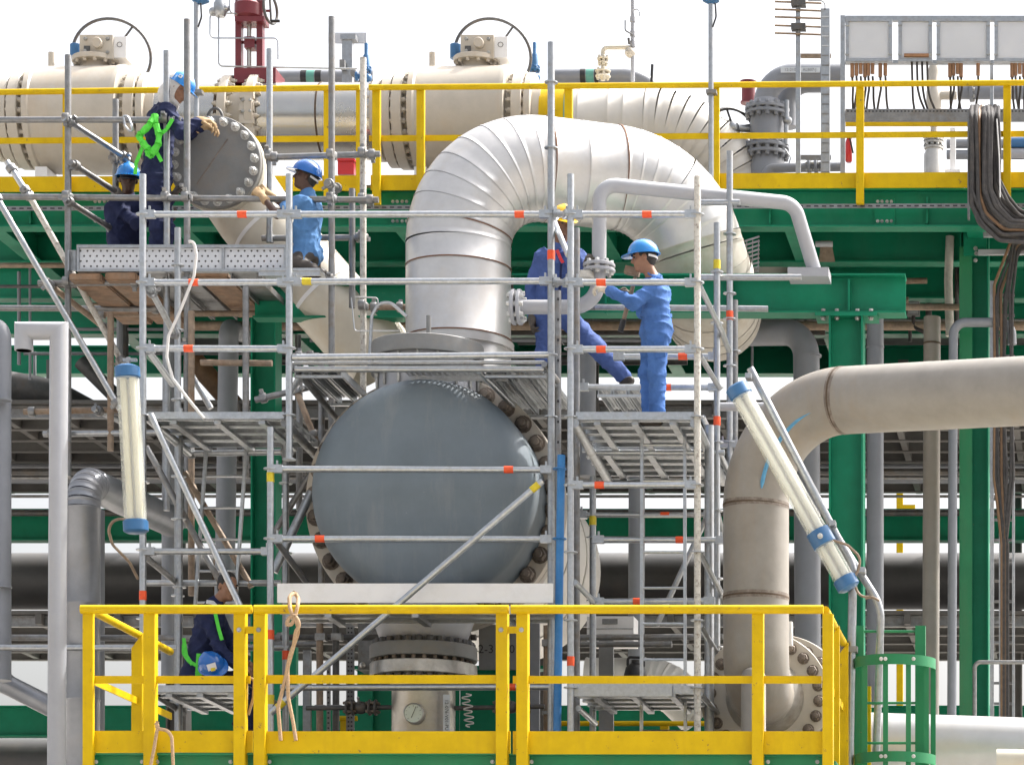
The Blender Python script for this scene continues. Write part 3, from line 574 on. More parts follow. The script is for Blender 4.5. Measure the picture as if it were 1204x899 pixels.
# ================================================================== beige foreground pipe
bp = thing('beige_pipe', 'thick bare beige pipe bending down at right in front', 'pipe', P(890, 860, 0.0))
rB = 0.296; B0 = P(889, 800, 0.0); B1 = P(889, 476, 0.0); B2 = P(1290, 455, -1.5)
bpts = fillet([B0 + Z3 * 0.28, B1, B2], 0.87, 24); Lb = arclen(bpts)
obj('riser', MB().tube(bpts[:2], rB, 40, False), 'pipe_beige', bp); obj('elbow', MB().tube(bpts[1:26], rB, 40, False), 'pipe_beige', bp); obj('pipe_run', MB().tube(bpts[25:], rB, 40, False), 'pipe_beige', bp)
for s_ in (Lb[1], Lb[25], Lb[1] - 0.83):
    obj('weld_seam', MB().tube(cut(bpts, s_ - 0.008, s_ + 0.008), rB + 0.005, 40, False), 'rusty_weld', bp)
    obj('heat_stain', MB().tube(cut(bpts, s_ - 0.03, s_ + 0.034), rB + 0.002, 40, False), 'weld_stain', bp)
ch = []
for i in range(3, 24):
    if 10 <= i <= 11: pass
    t_ = (bpts[i + 1] - bpts[i - 1]).normalized(); inn = (bpts[min(i + 1, 25)] - 2 * bpts[i] + bpts[i - 1]).normalized(); nrm = (-Y3 * 0.94 + inn * 0.30).normalized(); ch.append(bpts[i] + nrm * (rB + 0.007))
obj('chalk_mark', MB().tube(ch, [0.006] + [0.020] * (len(ch) - 2) + [0.006], 6), 'marker_blue', bp)
eb = fillet([B0 + Z3 * 0.30, P(889, 806, 0), P(889, 806, 0) + Y3 * 0.85], 0.40, 14)
obj('lower_elbow', MB().tube(eb, rB, 36), 'pipe_beige', bp)
ec = P(889, 806, 0)
flange(bp, (ec.x, 0.74, ec.z), (0, 1, 0), 0.60, 0.11, 'valve_cream', 0.25, 22, 0.505, 'nut_rust', 0.045, 0.05, 0.03, side=-1, n=64)
flange(bp, (ec.x + 0.10, 1.15, ec.z), (0, 1, 0), 0.64, 0.12, 'valve_cream', 0.25, 22, 0.535, 'nut_rust', 0.045, 0.05, 0.03, side=-1, n=64)
obj('hub', MB().lathe([(rB, 0.5), (0.36, 0.72), (0.36, 0.76)], (ec.x, 0, ec.z), (0, 1, 0), 40), 'steel_machined', bp)
mb = MB(); lp = [(922, 783), (934, 772), (947, 775), (957, 793), (950, 806), (936, 800)]
vs_ = [P(x, y, 1.1) for x, y in lp] + [P(x, y, 1.1) + Y3 * 0.03 for x, y in lp]; n_ = len(lp)
obj('lifting_lug', mb.add(vs_, [tuple(range(n_)), tuple(range(2 * n_ - 1, n_ - 1, -1))] + [(i, i + n_, (i + 1) % n_ + n_, (i + 1) % n_) for i in range(n_)]), 'white_paint', bp, False)
flange(bp, P(941, 787, 1.085), (0, 1, 0), 0.04, 0.01, 'dark_steel', 0, name='lug_hole', n=16)
obj('trunnion', MB().lathe([(0.11, 0.3), (0.11, P(0, 795, -0.3).z), (0.09, P(0, 788, -0.3).z), (0.05, P(0, 785, -0.3).z), (1e-6, P(0, 784.5, -0.3).z)], (P(886, 0, -0.3).x, -0.3, 0), (0, 0, 1), 28), 'pipe_beige', bp)
obj('nozzle_stub', pbox(MB(), 924, 730, 931, 757, 0.2, 0.1), 'white_paint', bp, False)
# ================================================================== small white line from the vessel flange to the support frame
sp = thing('white_pipe', 'slim grey-white pipe rising beside the hammering worker and running right', 'pipe', P(610, 360, 1.0))
w0 = P(600, 361, 1.0); w1 = P(702, 361, 1.0); zt_ = P(0, 216, 1.0).z; w2 = Vector((w1.x + 0.02, 1.0, zt_)); w3 = P(934, 241, 1.55); w3.z = zt_ - 0.03; w4 = P(957, 316, 1.75)
wp = fillet([w0, w1, Vector((w1.x + 0.02, 1.0, P(0, 300, 1).z)), w2, w3, w4], [0, 0.24, 0.05, 0.17, 0.17, 0], 12)
obj('pipe_run', MB().tube(wp, 0.067, 24), 'pipe_white', sp)
obj('base_plate', pbox(MB(), 926, 314, 974, 324.5, 1.62, 0.3), 'pipe_white', sp, False)
for xx in (602, 609): flange(sp, P(xx, 361, 1.0), (1, 0, 0), 0.165, 0.035, 'pipe_white', 0, 8, 0.125, 'nut_white', 0.024, 0.03, both=True, n=32)
for yy in (320, 314): flange(sp, Vector((w1.x + 0.02, 1.0, P(0, yy, 1).z)), (0, 0, 1), 0.15, 0.03, 'pipe_white', 0, 8, 0.115, 'nut_white', 0.022, 0.028, both=True, n=32)
obj('collar_wrap', MB().lathe([(0.11, P(0, 330, 1).z), (0.10, P(0, 322, 1).z)], (w1.x - 0.12, 0.95, 0), (0, 0, 1), 20), 'blanket', sp)
# ================================================================== blind flange at upper left with its cream pipe running back
bf = thing('blind_flange_pipe', 'cream pipe closed by a big round grey blind flange that the workers are bolting', 'pipe', P(252, 260, 2.6))
fc = P(252, 190, 2.45)
flange(bf, fc, (0, 1, 0), 0.452, 0.075, 'flange_grey', 0, 20, 0.395, 'nut_white', 0.036, 0.045, 0.05, side=-1, name='blind_flange', phase=0.25, n=72)
flange(bf, fc + Y3 * 0.085, (0, 1, 0), 0.46, 0.10, 'cream', 0.2, n=64)
obj('lifting_eye', MB().tube([fc + Vector((0.0 + 0.07 * math.cos(a), 0.03, 0.44 + 0.09 * math.sin(a))) for a in [math.pi * k / 10 for k in range(11)]], 0.014, 8), 'dark_steel', bf)
cp = fillet([fc + Y3 * 0.18, fc + Vector((0.03, 0.52, -0.05)), P(300, 255, 3.0), P(450, 425, 3.02)], [0, 0.2, 0.4, 0], 10); Lc = arclen(cp)[-1]
for k in range(3): obj('pipe_length', MB().tube(cut(cp, Lc * k / 3, Lc * (k + 1) / 3), 0.385, 40, False), 'cream', bf)
for k in (1, 2): obj('pipe_band', MB().tube(cut(cp, Lc * k / 3 - .02, Lc * k / 3 + .02), 0.391, 40, False), 'white_paint', bf)
obj('weld_scratch', MB().tube([fc + Vector((-0.17, -0.003, -0.22)), fc + Vector((0.02, -0.003, 0.06)), fc + Vector((0.13, -0.003, 0.22))], 0.006, 5), 'weld_stain', bf)
# ================================================================== valve line on the upper platform
YV = 6.0; SV = S(YV)
def px_flange(t, x0, x1, yc, rpx, m, nb=0, both=False, side=1, bcpx=None, nr=0.03, nh=0.04, nm='valve_cream', bore=0.0, Y=YV):
    a = P(x0, yc, Y); return flange(t, a, (1, 0, 0), rpx * S(Y), (x1 - x0) * S(Y), m, bore, nb, (bcpx or rpx * 0.86) * S(Y), nm, nr, nh, 0.02, side, both, n=56)
def ball_valve(x0, x1, label):
    t = thing('ball_valve', label, 'valve', P((x0 + x1) / 2, 225, YV)); yc = 142
    m = 'valve_cream'; R_ = 63
    prof = [(0.3, 0), (R_ * SV, 0), (R_ * SV, 6 * SV), ((R_ - 2) * SV, 8 * SV), ((R_ - 1) * SV, (x1 - x0 - 8) * SV), (R_ * SV, (x1 - x0 - 6) * SV), (R_ * SV, (x1 - x0) * SV), (0.3, (x1 - x0) * SV)]
    obj('body', MB().lathe(prof, P(x0, yc, YV), (1, 0, 0), 64), m, t)
    px_flange(t, x0 - 20, x0 - 8, yc, 56, m, 26, both=True, bcpx=50); px_flange(t, x0 - 33, x0 - 22, yc, 54, m); px_flange(t, x0 - 47, x0 - 38, yc, 47, m, 22, both=True, bcpx=42, nr=0.026)
    px_flange(t, x1 + 8, x1 + 20, yc, 56, m, 26, both=True, bcpx=50); px_flange(t, x1 + 22, x1 + 30, yc, 54, m)
    obj('neck', MB().tube([P(x0 - 40, yc, YV), P(x1 + 40, yc, YV)], 44 * SV, 40), m, t)
    cx = (x0 + x1) / 2 + 14
    # top works
    obj('bonnet', MB().lathe([(22 * SV, P(0, 86, YV).z), (16 * SV, P(0, 78, YV).z), (16 * SV, P(0, 72, YV).z)], (P(cx, 0, YV).x, YV, 0), (0, 0, 1), 28), m, t)
    flange(t, (P(cx, 0, YV).x, YV, P(0, 75, YV).z), (0, 0, 1), 27 * SV, 6 * SV, m, 0, 12, 23 * SV, m, 0.022, 0.03, side=-1, name='top_flange', n=36)
    gb_ = obj('gearbox', pbox(MB(), cx - 19, 41, cx + 20, 69, YV - 0.17, 0.34), m, t, False)
    obj('gearbox_lid', pbox(MB(), cx + 20.5, 43, cx + 36, 68, YV - 0.13, 0.28), 'white_paint', t, False)
    flange(t, P(cx + 3, 52, YV - 0.17), (0, -1, 0), 6 * SV, 0.07, m, name='shaft_cap', n=18)
    for (dx, dy) in ((-12, 46), (14, 46), (14, 62), (-12, 60)): place('bolt', nut_mesh('steel_nut', 0.018, 0.02), P(cx + dx, dy, YV - 0.17), t, (0, -1, 0))
    obj('inspection_plate', pbox(MB(), cx - 14, 54, cx - 7, 64, YV - 0.185, 0.013), 'dark_steel', t, False)
    lettering('lid_mark', 'O', 9.5 * SV, P(cx + 28, 53, YV - 0.134), (R(90), 0, 0), 'flange_grey', t)
    hc = P(cx + 19, 65, YV + 0.22); rw = 43 * SV
    hw = obj('handwheel', MB().tube([hc + Vector((rw * math.cos(a), 0.10 * math.cos(a), rw * math.sin(a))) for a in [2 * math.pi * k / 48 for k in range(49)]], 0.017, 8, False), 'dark_steel', t)
    for a in (1.0, 3.1, 5.2): rod('spoke', hc, hc + Vector((rw * math.cos(a), 0.10 * math.cos(a), rw * math.sin(a))), 0.012, 'dark_steel', hw, 8)
    flange(t, (P(cx - 27, 0, YV).x, YV + 0.1, P(0, 66, YV).z), (0, 0, 1), 0.06, 0.16, 'lamp_blue', name='grease_cap', n=16)
    rod('lifting_pin', P(cx - 52, 85, YV), P(cx - 52, 62, YV), 0.035, m, t)
    for px in (x0 + 3, x1 - 3): obj('support_foot', pbox(MB(), px - 7, 196, px + 7, 262, YV - 0.3, 0.6), 'white_paint', t, False); obj('gusset_plate', pbox(MB(), px - 2, 76, px, 90, YV - 0.05, 0.1), m, t, False)
    return t
ball_valve(45, 152, 'cream ball valve with handwheel at upper left behind the railing')
ball_valve(491, 602, 'cream ball valve with handwheel at top centre behind the arch pipe')
vp = thing('valve_line_pipe', 'shiny silver pipe joining the two ball valves', 'pipe', P(200, 142, YV))
for (x0, x1, r_, m) in ((-60, 6, 40, 'pipe_shiny'), (190, 262, 43, 'pipe_shiny'), (312, 452, 44, 'pipe_shiny')):
    obj('pipe_length', MB().tube([P(x0, 143, YV), P(x1, 143, YV)], r_ * SV, 48), m, vp)
for x in (264, 381): obj('weld_seam', MB().tube([P(x - 1, 143, YV), P(x + 1, 143, YV)], 44.6 * SV, 48), 'rusty_weld', vp)
cv = thing('control_valve', 'control valve with dark red yoke above the silver pipe', 'valve', P(289, 225, YV))
for x0, x1, r_ in ((268, 278, 52), (300, 310, 53)): px_flange(cv, x0, x1, 143, r_, 'valve_cream', 20, both=True, bcpx=46, nr=0.028)
obj('body', MB().tube([P(274, 143, YV), P(304, 143, YV)], 40 * SV, 32), 'valve_cream', cv)
for dy in (110, 125, 140, 155, 170): obj('clamp_block', pbox(MB(), 281, dy - 5, 298, dy + 5, YV - 0.47, 0.3), 'valve_cream', cv, False)
for (dx, dy) in ((286, 118), (294, 118), (286, 131), (294, 131)): place('bolt', nut_mesh('steel_nut', 0.018, 0.02), P(dx, dy, YV - 0.475), cv, (0, -1, 0))
obj('yoke_base', pbox(MB(), 275, 80, 324, 97, YV - 0.2, 0.4), 'maroon', cv, False)
for x in (280, 305): obj('yoke_leg', pbox(MB(), x - 3.5, 0, x + 3.5, 82, YV - 0.05, 0.1), 'maroon', cv, False)
obj('yoke_head', MB().lathe([(12 * SV, P(0, 24, YV).z), (16 * SV, P(0, 20, YV).z), (16 * SV, P(0, 6, YV).z), (9 * SV, P(0, 0, YV).z), (9 * SV, P(0, -20, YV).z)], (P(292, 0, YV).x, YV, 0), (0, 0, 1), 28), 'maroon', cv)
obj('yoke_bridge', pbox(MB(), 276, 19, 310, 25, YV - 0.12, 0.24), 'maroon', cv, False)
rod('stem', P(293, 80, YV), P(293, 22, YV), 0.026, 'steel_machined', cv); obj('stem_block', pbox(MB(), 287, 43, 299, 56, YV - 0.07, 0.14), 'maroon', cv, False)
rod('stem_bolt', P(281, 50, YV), P(305, 50, YV), 0.018, 'maroon', cv)
hw = obj('handwheel', MB().tube([P(318, 11, YV) + Vector((0.035 * math.cos(a), 0.15 * math.cos(a), 0.15 * math.sin(a))) for a in [2 * math.pi * k / 28 for k in range(29)]], 0.016, 8, False), 'dark_steel', cv)
rod('spoke', P(300, 13, YV), P(318, 13, YV), 0.014, 'maroon', hw); rod('spoke', P(317, -6, YV), P(319, 28, YV), 0.012, 'dark_steel', hw); rod('crank', P(319, 25, YV), P(329, 25, YV), 0.016, 'black', hw)
for (pts, r_) in (([(282, 16), (247, 16), (247, 45), (327, 45), (327, 70)], 0.008), ([(257, 15), (257, 78), (420, 81)], 0.010), ([(270, 0), (270, 16), (285, 16)], 0.008)):
    obj('tubing', MB().tube(fillet([P(x, y, YV - 0.1) for x, y in pts], 0.05, 5), r_, 6), 'galv', cv)
obj('regulator', MB().lathe([(0.05, 0), (0.07, 0.04), (0.07, 0.14), (0.04, 0.2), (0.04, 0.3)], P(259, 20, YV - 0.1), (0, 0, 1), 14).ball(P(251, 14, YV - 0.1), 0.05).ball(P(265, 10, YV - 0.1), 0.045), 'galv', cv)
# insulated line leaving the second valve
il = thing('insulated_pipe', 'white clad pipe with a yellow band bending down behind the railing', 'pipe', P(690, 146, YV))
ip = fillet([P(650, 148, YV), P(832, 150, YV), P(905, 330, YV + 0.5)], 0.95, 20); Li = arclen(ip)
obj('yellow_band', MB().tube([P(641, 148, YV), P(678, 148, YV)], 46.5 * SV, 40), 'yellow', il); obj('green_ring', MB().tube([P(670, 148, YV), P(672, 148, YV)], 46.9 * SV, 40), 'band_green', il)
jacket(il, ip, 45 * SV, [35 * SV, 70 * SV, 88 * SV] + even(Li[1], Li[21], 10) + even(Li[21], Li[-1], 4)[1:-1], 'cladding_white', lip=0.005)
# grey header line with colour bands further back
gl = thing('header_pipe', 'grey pipe with black and green bands behind the silver pipe', 'pipe', P(320, 92, 7.6))
obj('pipe_run', MB().tube([P(322, 92, 7.6), P(440, 92, 7.6)], 9 * S(7.6), 20), 'pipe_grey', gl)
for x0, x1, m in ((355, 361.5, 'band_black'), (362, 371, 'band_green'), (372, 379, 'band_black')): obj('colour_band', MB().tube([P(x0, 92, 7.6), P(x1, 92, 7.6)], 9.4 * S(7.6), 20), m, gl)
gl = thing('header_pipe', 'grey pipe with one green band beside the cream sampling riser', 'pipe', P(652, 89, 7.6))
obj('pipe_run', MB().tube(fillet([P(652, 90, 7.6), P(752, 89, 7.6), P(775, 110, 7.9)], 0.3), 8.5 * S(7.6), 20), 'pipe_grey', gl)
for x0, x1, m in ((683, 689, 'band_black'), (690, 699, 'band_green'), (700, 704, 'band_black')): obj('colour_band', MB().tube([P(x0, 90, 7.6), P(x1, 90, 7.6)], 8.9 * S(7.6), 20), m, gl)
rod('black_stub', P(766, 97, 7.3), P(767, 76, 7.3), 0.016, 'black', gl)
# sampling riser
sr = thing('sampling_riser', 'thin cream pipe riser with small valve at the top centre', 'pipe', P(745, 95, 6.4)); Yq = 6.4; SQ = S(Yq)
obj('riser', MB().tube([P(744, 96, Yq), P(744, -20, Yq)], 0.022, 10), 'pipe_white', sr)
obj('branch', MB().tube(fillet([P(709, 95, Yq), P(709, 56, Yq), P(742, 56, Yq)], 0.05, 5), 0.024, 12), 'cream', sr)
for yy, rr_ in ((70, 7), (75, 6), (85, 9), (91, 9)): flange(sr, P(709, yy, Yq), (0, 0, 1), rr_ * SQ, 2.2 * SQ, 'cream', 0, 6, rr_ * 0.75 * SQ, 'cream', 0.014, 0.02, both=True, n=20)
obj('ball_joint', MB().ball(P(741, 62, Yq), 0.06), 'valve_cream', sr)
for yy in (40, 52, 23): obj('union', MB().tube([P(744, yy - 3, Yq), P(744, yy + 3, Yq)], 0.032, 8), 'pipe_white', sr)
obj('lever', MB().tube(fillet([P(744, 41, Yq - .05), P(735, 36, Yq - .05), P(735, 24, Yq - .05)], 0.03, 4), 0.008, 6), 'dark_steel', sr); obj('lever', MB().tube(fillet([P(744, 12, Yq - .05), P(752, 10, Yq - .05), P(752, 19, Yq - .05)], 0.03, 4), 0.008, 6), 'galv', sr)
rod('lever', P(740, 52, Yq - .05), P(739, 45, Yq - .05), 0.014, 'dark_steel', sr)
# post with sign plate
sp_ = thing('sign_post', 'stubby grey post with a pale plate on top, by the blue hydrant', 'post', P(408, 95, 7.0))
obj('post', pbox(MB(), 402, 42, 414, 100, 7.0, 0.1), 'galv', sp_, False); obj('head_plate', pbox(MB(), 400, 40, 418, 46, 6.97, 0.14), 'galv', sp_, False); obj('sign_plate', pbox(MB(), 386, 38.5, 431, 51, 7.15, 0.02), 'panel_white', sp_, False)
obj('junction_box', pbox(MB(), 399, 70, 405, 80, 6.9, 0.08).ball(P(417, 86, 6.95), 0.05), 'flange_grey', sp_, False)
# blue relief valves
for (px, lb_, y0) in ((431, 'blue relief valve beside the stubby sign post', 0), (629, 'blue relief valve right of the centre ball valve', -1)):
    t = thing('relief_valve', lb_, 'valve', P(px, 98, 6.8)); x = P(px, 0, 6.8).x; q = S(6.8)
    z = lambda y: P(0, y + y0, 6.8).z
    obj('bonnet', MB().lathe([(4 * q, z(85)), (4 * q, z(66)), (2.6 * q, z(64)), (2.6 * q, z(52)), (2.0 * q, z(51))], (x, 6.8, 0), (0, 0, 1), 16), 'lamp_blue', t)
    flange(t, (x, 6.8, z(84)), (0, 0, 1), 6 * q, 0.03, 'lamp_blue', 0, 6, 4.8 * q, 'lamp_blue', 0.014, 0.02, both=True, n=18)
    obj('body', MB().ball((x, 6.8, z(92)), 6.5 * q).tube([(x - 13 * q, 6.8, z(90)), (x, 6.8, z(90))], 3 * q, 12), 'lamp_blue', t); flange(t, (x - 13 * q, 6.8, z(90)), (1, 0, 0), 5.5 * q, 0.03, 'lamp_blue', n=16)
# grey control valve at right with curved outlet
gv = thing('grey_valve', 'grey flanged valve body with curved outlet pipe at upper right', 'valve', P(902, 220, YV)); 
x = P(902, 0, YV).x; zz = lambda y: P(0, y, YV).z
obj('body', MB().lathe([(22 * SV, zz(230)), (23 * SV, zz(198)), (20 * SV, zz(190)), (20 * SV, zz(135)), (19 * SV, zz(125)), (15 * SV, zz(118))], (x, YV, 0), (0, 0, 1), 36), 'pipe_grey', gv)
for yy in (131, 137, 176, 184): flange(gv, (x, YV, zz(yy)), (0, 0, 1), 26 * SV, 4 * SV, 'pipe_grey', 0, 14, 23 * SV, 'pipe_grey', 0.024, 0.035, both=True, n=36)
obj('outlet', MB().tube(fillet([P(899, 128, YV), P(899, 88, YV), P(990, 88, YV)], 0.33, 12), 13 * SV, 28), 'pipe_grey', gv)
obj('outlet_wide', MB().tube(fillet([P(925, 150, YV + .3), P(922, 97, YV + .3), P(972, 97, YV + .3)], 0.25, 12), 12 * SV, 28), 'pipe_grey', gv)
lb = obj('pipe_label', pbox(MB(), 918, 79, 964, 85.5, YV - 13 * SV - 0.012, 0.004), 'label_white', gv, False); lettering('label_text', '12-210-51 ALB07-J', 0.045, P(941, 82.2, YV - 13 * SV - 0.0135), (R(90), 0, 0), 'pipe_grey', lb)
obj('red_cylinder', MB().tube([P(880, 120, YV + .3), P(880, 97, YV + .3)], 8 * SV, 20).tube([P(880, 98, YV + .3), P(880, 96, YV + .3)], 10 * SV, 20).tube([P(880, 122, YV + .3), P(880, 120, YV + .3)], 9.5 * SV, 20), 'maroon', gv)
hc = P(862, 150, YV - .1)
for r_ in (22, 24): 
    hw = obj('handwheel', MB().tube([hc + Vector((r_ * SV * math.cos(a), 0.18 * math.cos(a) + (r_ - 22) * 0.04, r_ * SV * math.sin(a))) for a in [2 * math.pi * k / 36 for k in range(37)]], 0.016, 8, False), 'black', gv)
for a in (0.3, 1.9, 3.6): rod('spoke', hc, hc + Vector((22 * SV * math.cos(a), 0.1 * math.cos(a), 22 * SV * math.sin(a))), 0.012, 'black', hw)
obj('gear_hub', MB().ball(hc, 0.07).tube([hc, P(885, 152, YV)], 0.04, 12), 'galv', gv)
obj('instrument', MB().ball(P(922, 130, YV), 0.06).ball(P(926, 142, YV - .1), 0.05).tube([P(924, 170, YV - .1), P(925, 118, YV - .1)], 0.025, 10).tube(fillet([P(923, 175, YV - .1), P(930, 185, YV - .1), P(925, 200, YV - .1)], 0.05), 0.008, 6), 'galv', gv)
obj('bypass_pipe', MB().tube(fillet([P(900, 235, YV - .3), P(900, 198, YV - .3), P(990, 196, YV - .3)], 0.1), 0.05, 14), 'pipe_grey', gv)
for xx in (950, 958, 966): flange(gv, P(xx, 196, YV - .3), (1, 0, 0), 0.10, 0.03, 'pipe_grey', 0, 6, 0.075, 'steel_nut', 0.014, 0.02, both=True, n=20)
# mast with comb antennas
ms = thing('antenna_mast', 'slim mast with comb shaped arms at upper right', 'mast', P(938, 220, 4.6))
obj('mast_tube', pbox(MB(), 935.5, -20, 941, 225, 4.6, 0.05), 'galv', ms, False)
for k, yy in enumerate((2, 11, 20, 30, 39)):
    obj('comb_arm', MB().tube([P(911, yy, 4.58), P(966, yy + 2, 4.58)], 0.011, 6), 'galv_brown', ms)
    if k in (0, 3): obj('clamp', pbox(MB(), 930, yy - 3, 947, yy + 4, 4.55, 0.1), 'dark_steel', ms, False)
obj('stay_bracket', pbox(MB(), 941.5, 63, 977, 67.5, 4.6, 0.04), 'galv_brown', ms, False); obj('stay_bracket', pbox(MB(), 941.5, 182, 977, 187, 4.6, 0.04), 'galv_dull', ms, False)
ct = thing('cable_ladder', 'narrow upright slotted cable tray beside the antenna mast', 'cable tray', P(970, 220, 4.5))
obj('side_plate', pbox(MB(), 965, 10, 975.5, 225, 4.5, 0.05), 'galv', ct, False)
for k in range(17): obj('slot', pbox(MB(), 966 + (k % 2) * 0.6, 19 + k * 11.4, 974.5, 20.3 + k * 11.4, 4.494, 0.008), 'galv_dull' if k > 3 else 'panel_white', ct, False)
obj('earth_wire', MB().tube(fillet([P(970, 12, 4.5), P(970, 1, 4.5), P(950, 1, 4.5)], 0.05), 0.006, 6), 'dark_steel', ct)
# panel frame
pf = thing('panel_rack', 'steel rack holding the row of instrument boxes at upper right', 'rack', P(990, 220, 4.5)); YP_ = 4.5
obj('upright', pbox(MB(), 988, 18, 993.5, 228, YP_, 0.08), 'galv', pf, False); obj('upright', pbox(MB(), 1164, 76, 1168, 228, YP_ + 0.2, 0.08), 'galv', pf, False)
obj('header_rail', pbox(MB(), 993.8, 18.5, 1260, 24.5, YP_, 0.06), 'galv', pf, False); obj('lower_rail', pbox(MB(), 993.8, 70.5, 1260, 74.5, YP_, 0.06), 'galv', pf, False)
obj('tray', pbox(MB(), 994, 128, 1260, 131, YP_ - 0.05, 0.3).box(P(1127, 137, YP_ - 0.05), (133 * S(YP_), 0.006, 6.5 * S(YP_))), 'galv_dull', pf, False)
mbs = MB()
for k in range(60): pbox(mbs, 996 + k * 4.2, 130, 998 + k * 4.2, 131.5, YP_ - 0.06, 0.004)
q = obj('tray_slots', mbs, 'ink', pf, False); q['kind'] = 'stuff'
obj('foot_beam', pbox(MB(), 994, 143.5, 1138, 148, YP_ - 0.1, 0.03), 'yellow', pf, False)
for k, (x0, x1, lbp) in enumerate(((994, 1049, 'leftmost wide white instrument box of the row at upper right'), (1056, 1096, 'narrow white instrument box, second in the row at upper right'), (1101, 1164, 'wide white instrument box above the hanging cables'), (1169, 1240, 'white instrument box cut by the right edge'))):
    t = thing('instrument_box', lbp, 'box', P((x0 + x1) / 2, 74, YP_ - 0.06), 'instrument boxes in a row')
    fb = MB()
    for (a0, b0, a1, b1) in ((x0, 22, x1, 25), (x0, 69, x1, 72), (x0, 25.2, x0 + 4, 68.8), (x1 - 4, 25.2, x1, 68.8)): pbox(fb, a0, b0, a1, b1, YP_ - 0.12, 0.07)
    obj('frame', fb, 'galv', t, False); d = obj('door_panel', pbox(MB(), x0 + 4.2, 25.2, x1 - 4.2, 68.8, YP_ - 0.10, 0.05), 'panel_white', t, False)
    for yy in (30, 64):
        for xx in (x0 + 2, x1 - 2): obj('hinge', pbox(MB(), xx - 2.4, yy - .6, xx + 2.4, yy + .6, YP_ - 0.13, 0.01), 'steel_nut', t, False)
    glx = {0: (1002, 1007, 1012, 1017, 1021, 1026, 1035, 1041), 1: (1072, 1078, 1084, 1090), 2: (1117, 1121, 1126, 1130, 1150), 3: (1190, 1194, 1199, 1204)}[k]
    for j, gx in enumerate(glx):
        g = obj('cable_gland', MB().tube([P(gx, 75 if k != 1 else 63, YP_ - 0.08), P(gx, 91 - (j % 3) * 2 if k != 1 else 68, YP_ - 0.08)], 0.021 if k != 1 else 0.012, 8), 'gland_brown', t)
        sw = random.uniform(-4, 5) + (6 if k == 1 else 0)
        obj('cable', MB().tube(fillet([P(gx, 90 if k != 1 else 68, YP_ - 0.08), P(gx + 1, 104, YP_ - 0.08), P(gx + sw * .4, 117, YP_ - 0.06), P(gx + sw, 131, YP_ + 0.02)], 0.15, 5), 0.0125, 7), 'rubber', g)
    if k == 1: obj('gland_plate', pbox(MB(), 1063, 63, 1092, 66.5, YP_ - 0.14, 0.03), 'gland_brown', t, False)
# black cable loom over the railing
cb = thing('cable_loom', 'thick bundle of black and brown cables hanging over the yellow railing', 'cables', P(1158, 125, 3.2))
for k in range(44):
    x0 = 1141.5 + 33.5 * ((k * 0.618) % 1.0); Y0 = 3.15 + random.uniform(-0.12, 0.10); dx = x0 - 1141; e = (k * 0.381) % 1.0
    yb = 240 + 14 * e - dx * 0.45 + random.uniform(-5, 5)
    pts = [P(x0 * .7 + 348, 135 + random.uniform(-3, 8), 4.4), P(x0, 125 + random.uniform(-1, 5), Y0 + 0.25), P(x0 + random.uniform(-1.5, 1.5), 136, Y0), P(x0 + random.uniform(-2, 2), 180, Y0), P(x0 + random.uniform(-1, 3), yb - 14, Y0), P(x0 + 7 + random.uniform(0, 5), yb + 8, Y0), P(x0 + 24 + 8 * e, yb + 24 + 4 * e, Y0 + 0.05), P(1225 + 30 * e, yb + 26 + random.uniform(-4, 10), Y0 + 0.1), P(1300, yb + 30, Y0 + 0.3)]
    obj('cable', MB().tube(fillet(pts, 0.12, 5), random.uniform(0.017, 0.024), 8), 'cable_brown' if (e > 0.55 and dx > 8 and k % 2) else 'rubber', cb)
obj('loom_guard', pbox(MB(), 1137.5, 130, 1140, 256, 3.2, 0.10), 'galv_dull', cb, False)
obj('tie_wrap', MB().tube(fillet([P(1172, 140, 3.0), P(1175, 185, 3.0), P(1176, 232, 3.0)], 0.3), 0.007, 6), 'cloth_white', cb)
# extinguisher
fe = thing('fire_extinguisher', 'small red fire extinguisher on the post below the instrument boxes', 'extinguisher', P(998, 190, 4.3)); q = S(4.3); x = P(998, 0, 4.3).x; z = lambda y: P(0, y, 4.3).z
obj('cylinder', MB().lathe([(3 * q, z(191)), (4 * q, z(189)), (4 * q, z(168)), (3 * q, z(164)), (1.5 * q, z(162))], (x, 4.3, 0), (0, 0, 1), 20), 'red', fe); obj('lever_head', pbox(MB(), 995.5, 158, 1001, 162, 4.26, 0.06), 'red', fe, False); rod('hose', P(999, 161, 4.24), P(1003, 180, 4.24), 0.01, 'black', fe)
# stainless vessel and pale lines seen under the tray
sv = thing('strainer', 'stainless strainer pot standing under the cable tray', 'strainer', P(1098, 200, 6.2)); q = S(6.2); x = P(1098, 0, 6.2).x; z = lambda y: P(0, y, 6.2).z
obj('pot', MB().lathe([(12 * q, z(230)), (12 * q, z(182)), (10 * q, z(178)), (10 * q, z(176))], (x, 6.2, 0), (0, 0, 1), 28), 'stainless', sv)
for yy in (176, 170, 166): flange(sv, (x, 6.2, z(yy)), (0, 0, 1), 11.5 * q, 3.2 * q, 'stainless', 0, 10, 10 * q, 'steel_nut', 0.02, 0.025, n=24)
obj('inlet', MB().lathe([(4 * q, z(166)), (4 * q, z(140)), (9 * q, z(125)), (9 * q, z(108)), (5 * q, z(100)), (7 * q, z(84)), (5 * q, z(76))], (x, 6.2, 0), (0, 0, 1), 24).tube([P(1098, 112, 6.2), P(1125, 112, 6.2)], 0.05, 12), 'valve_cream', sv)
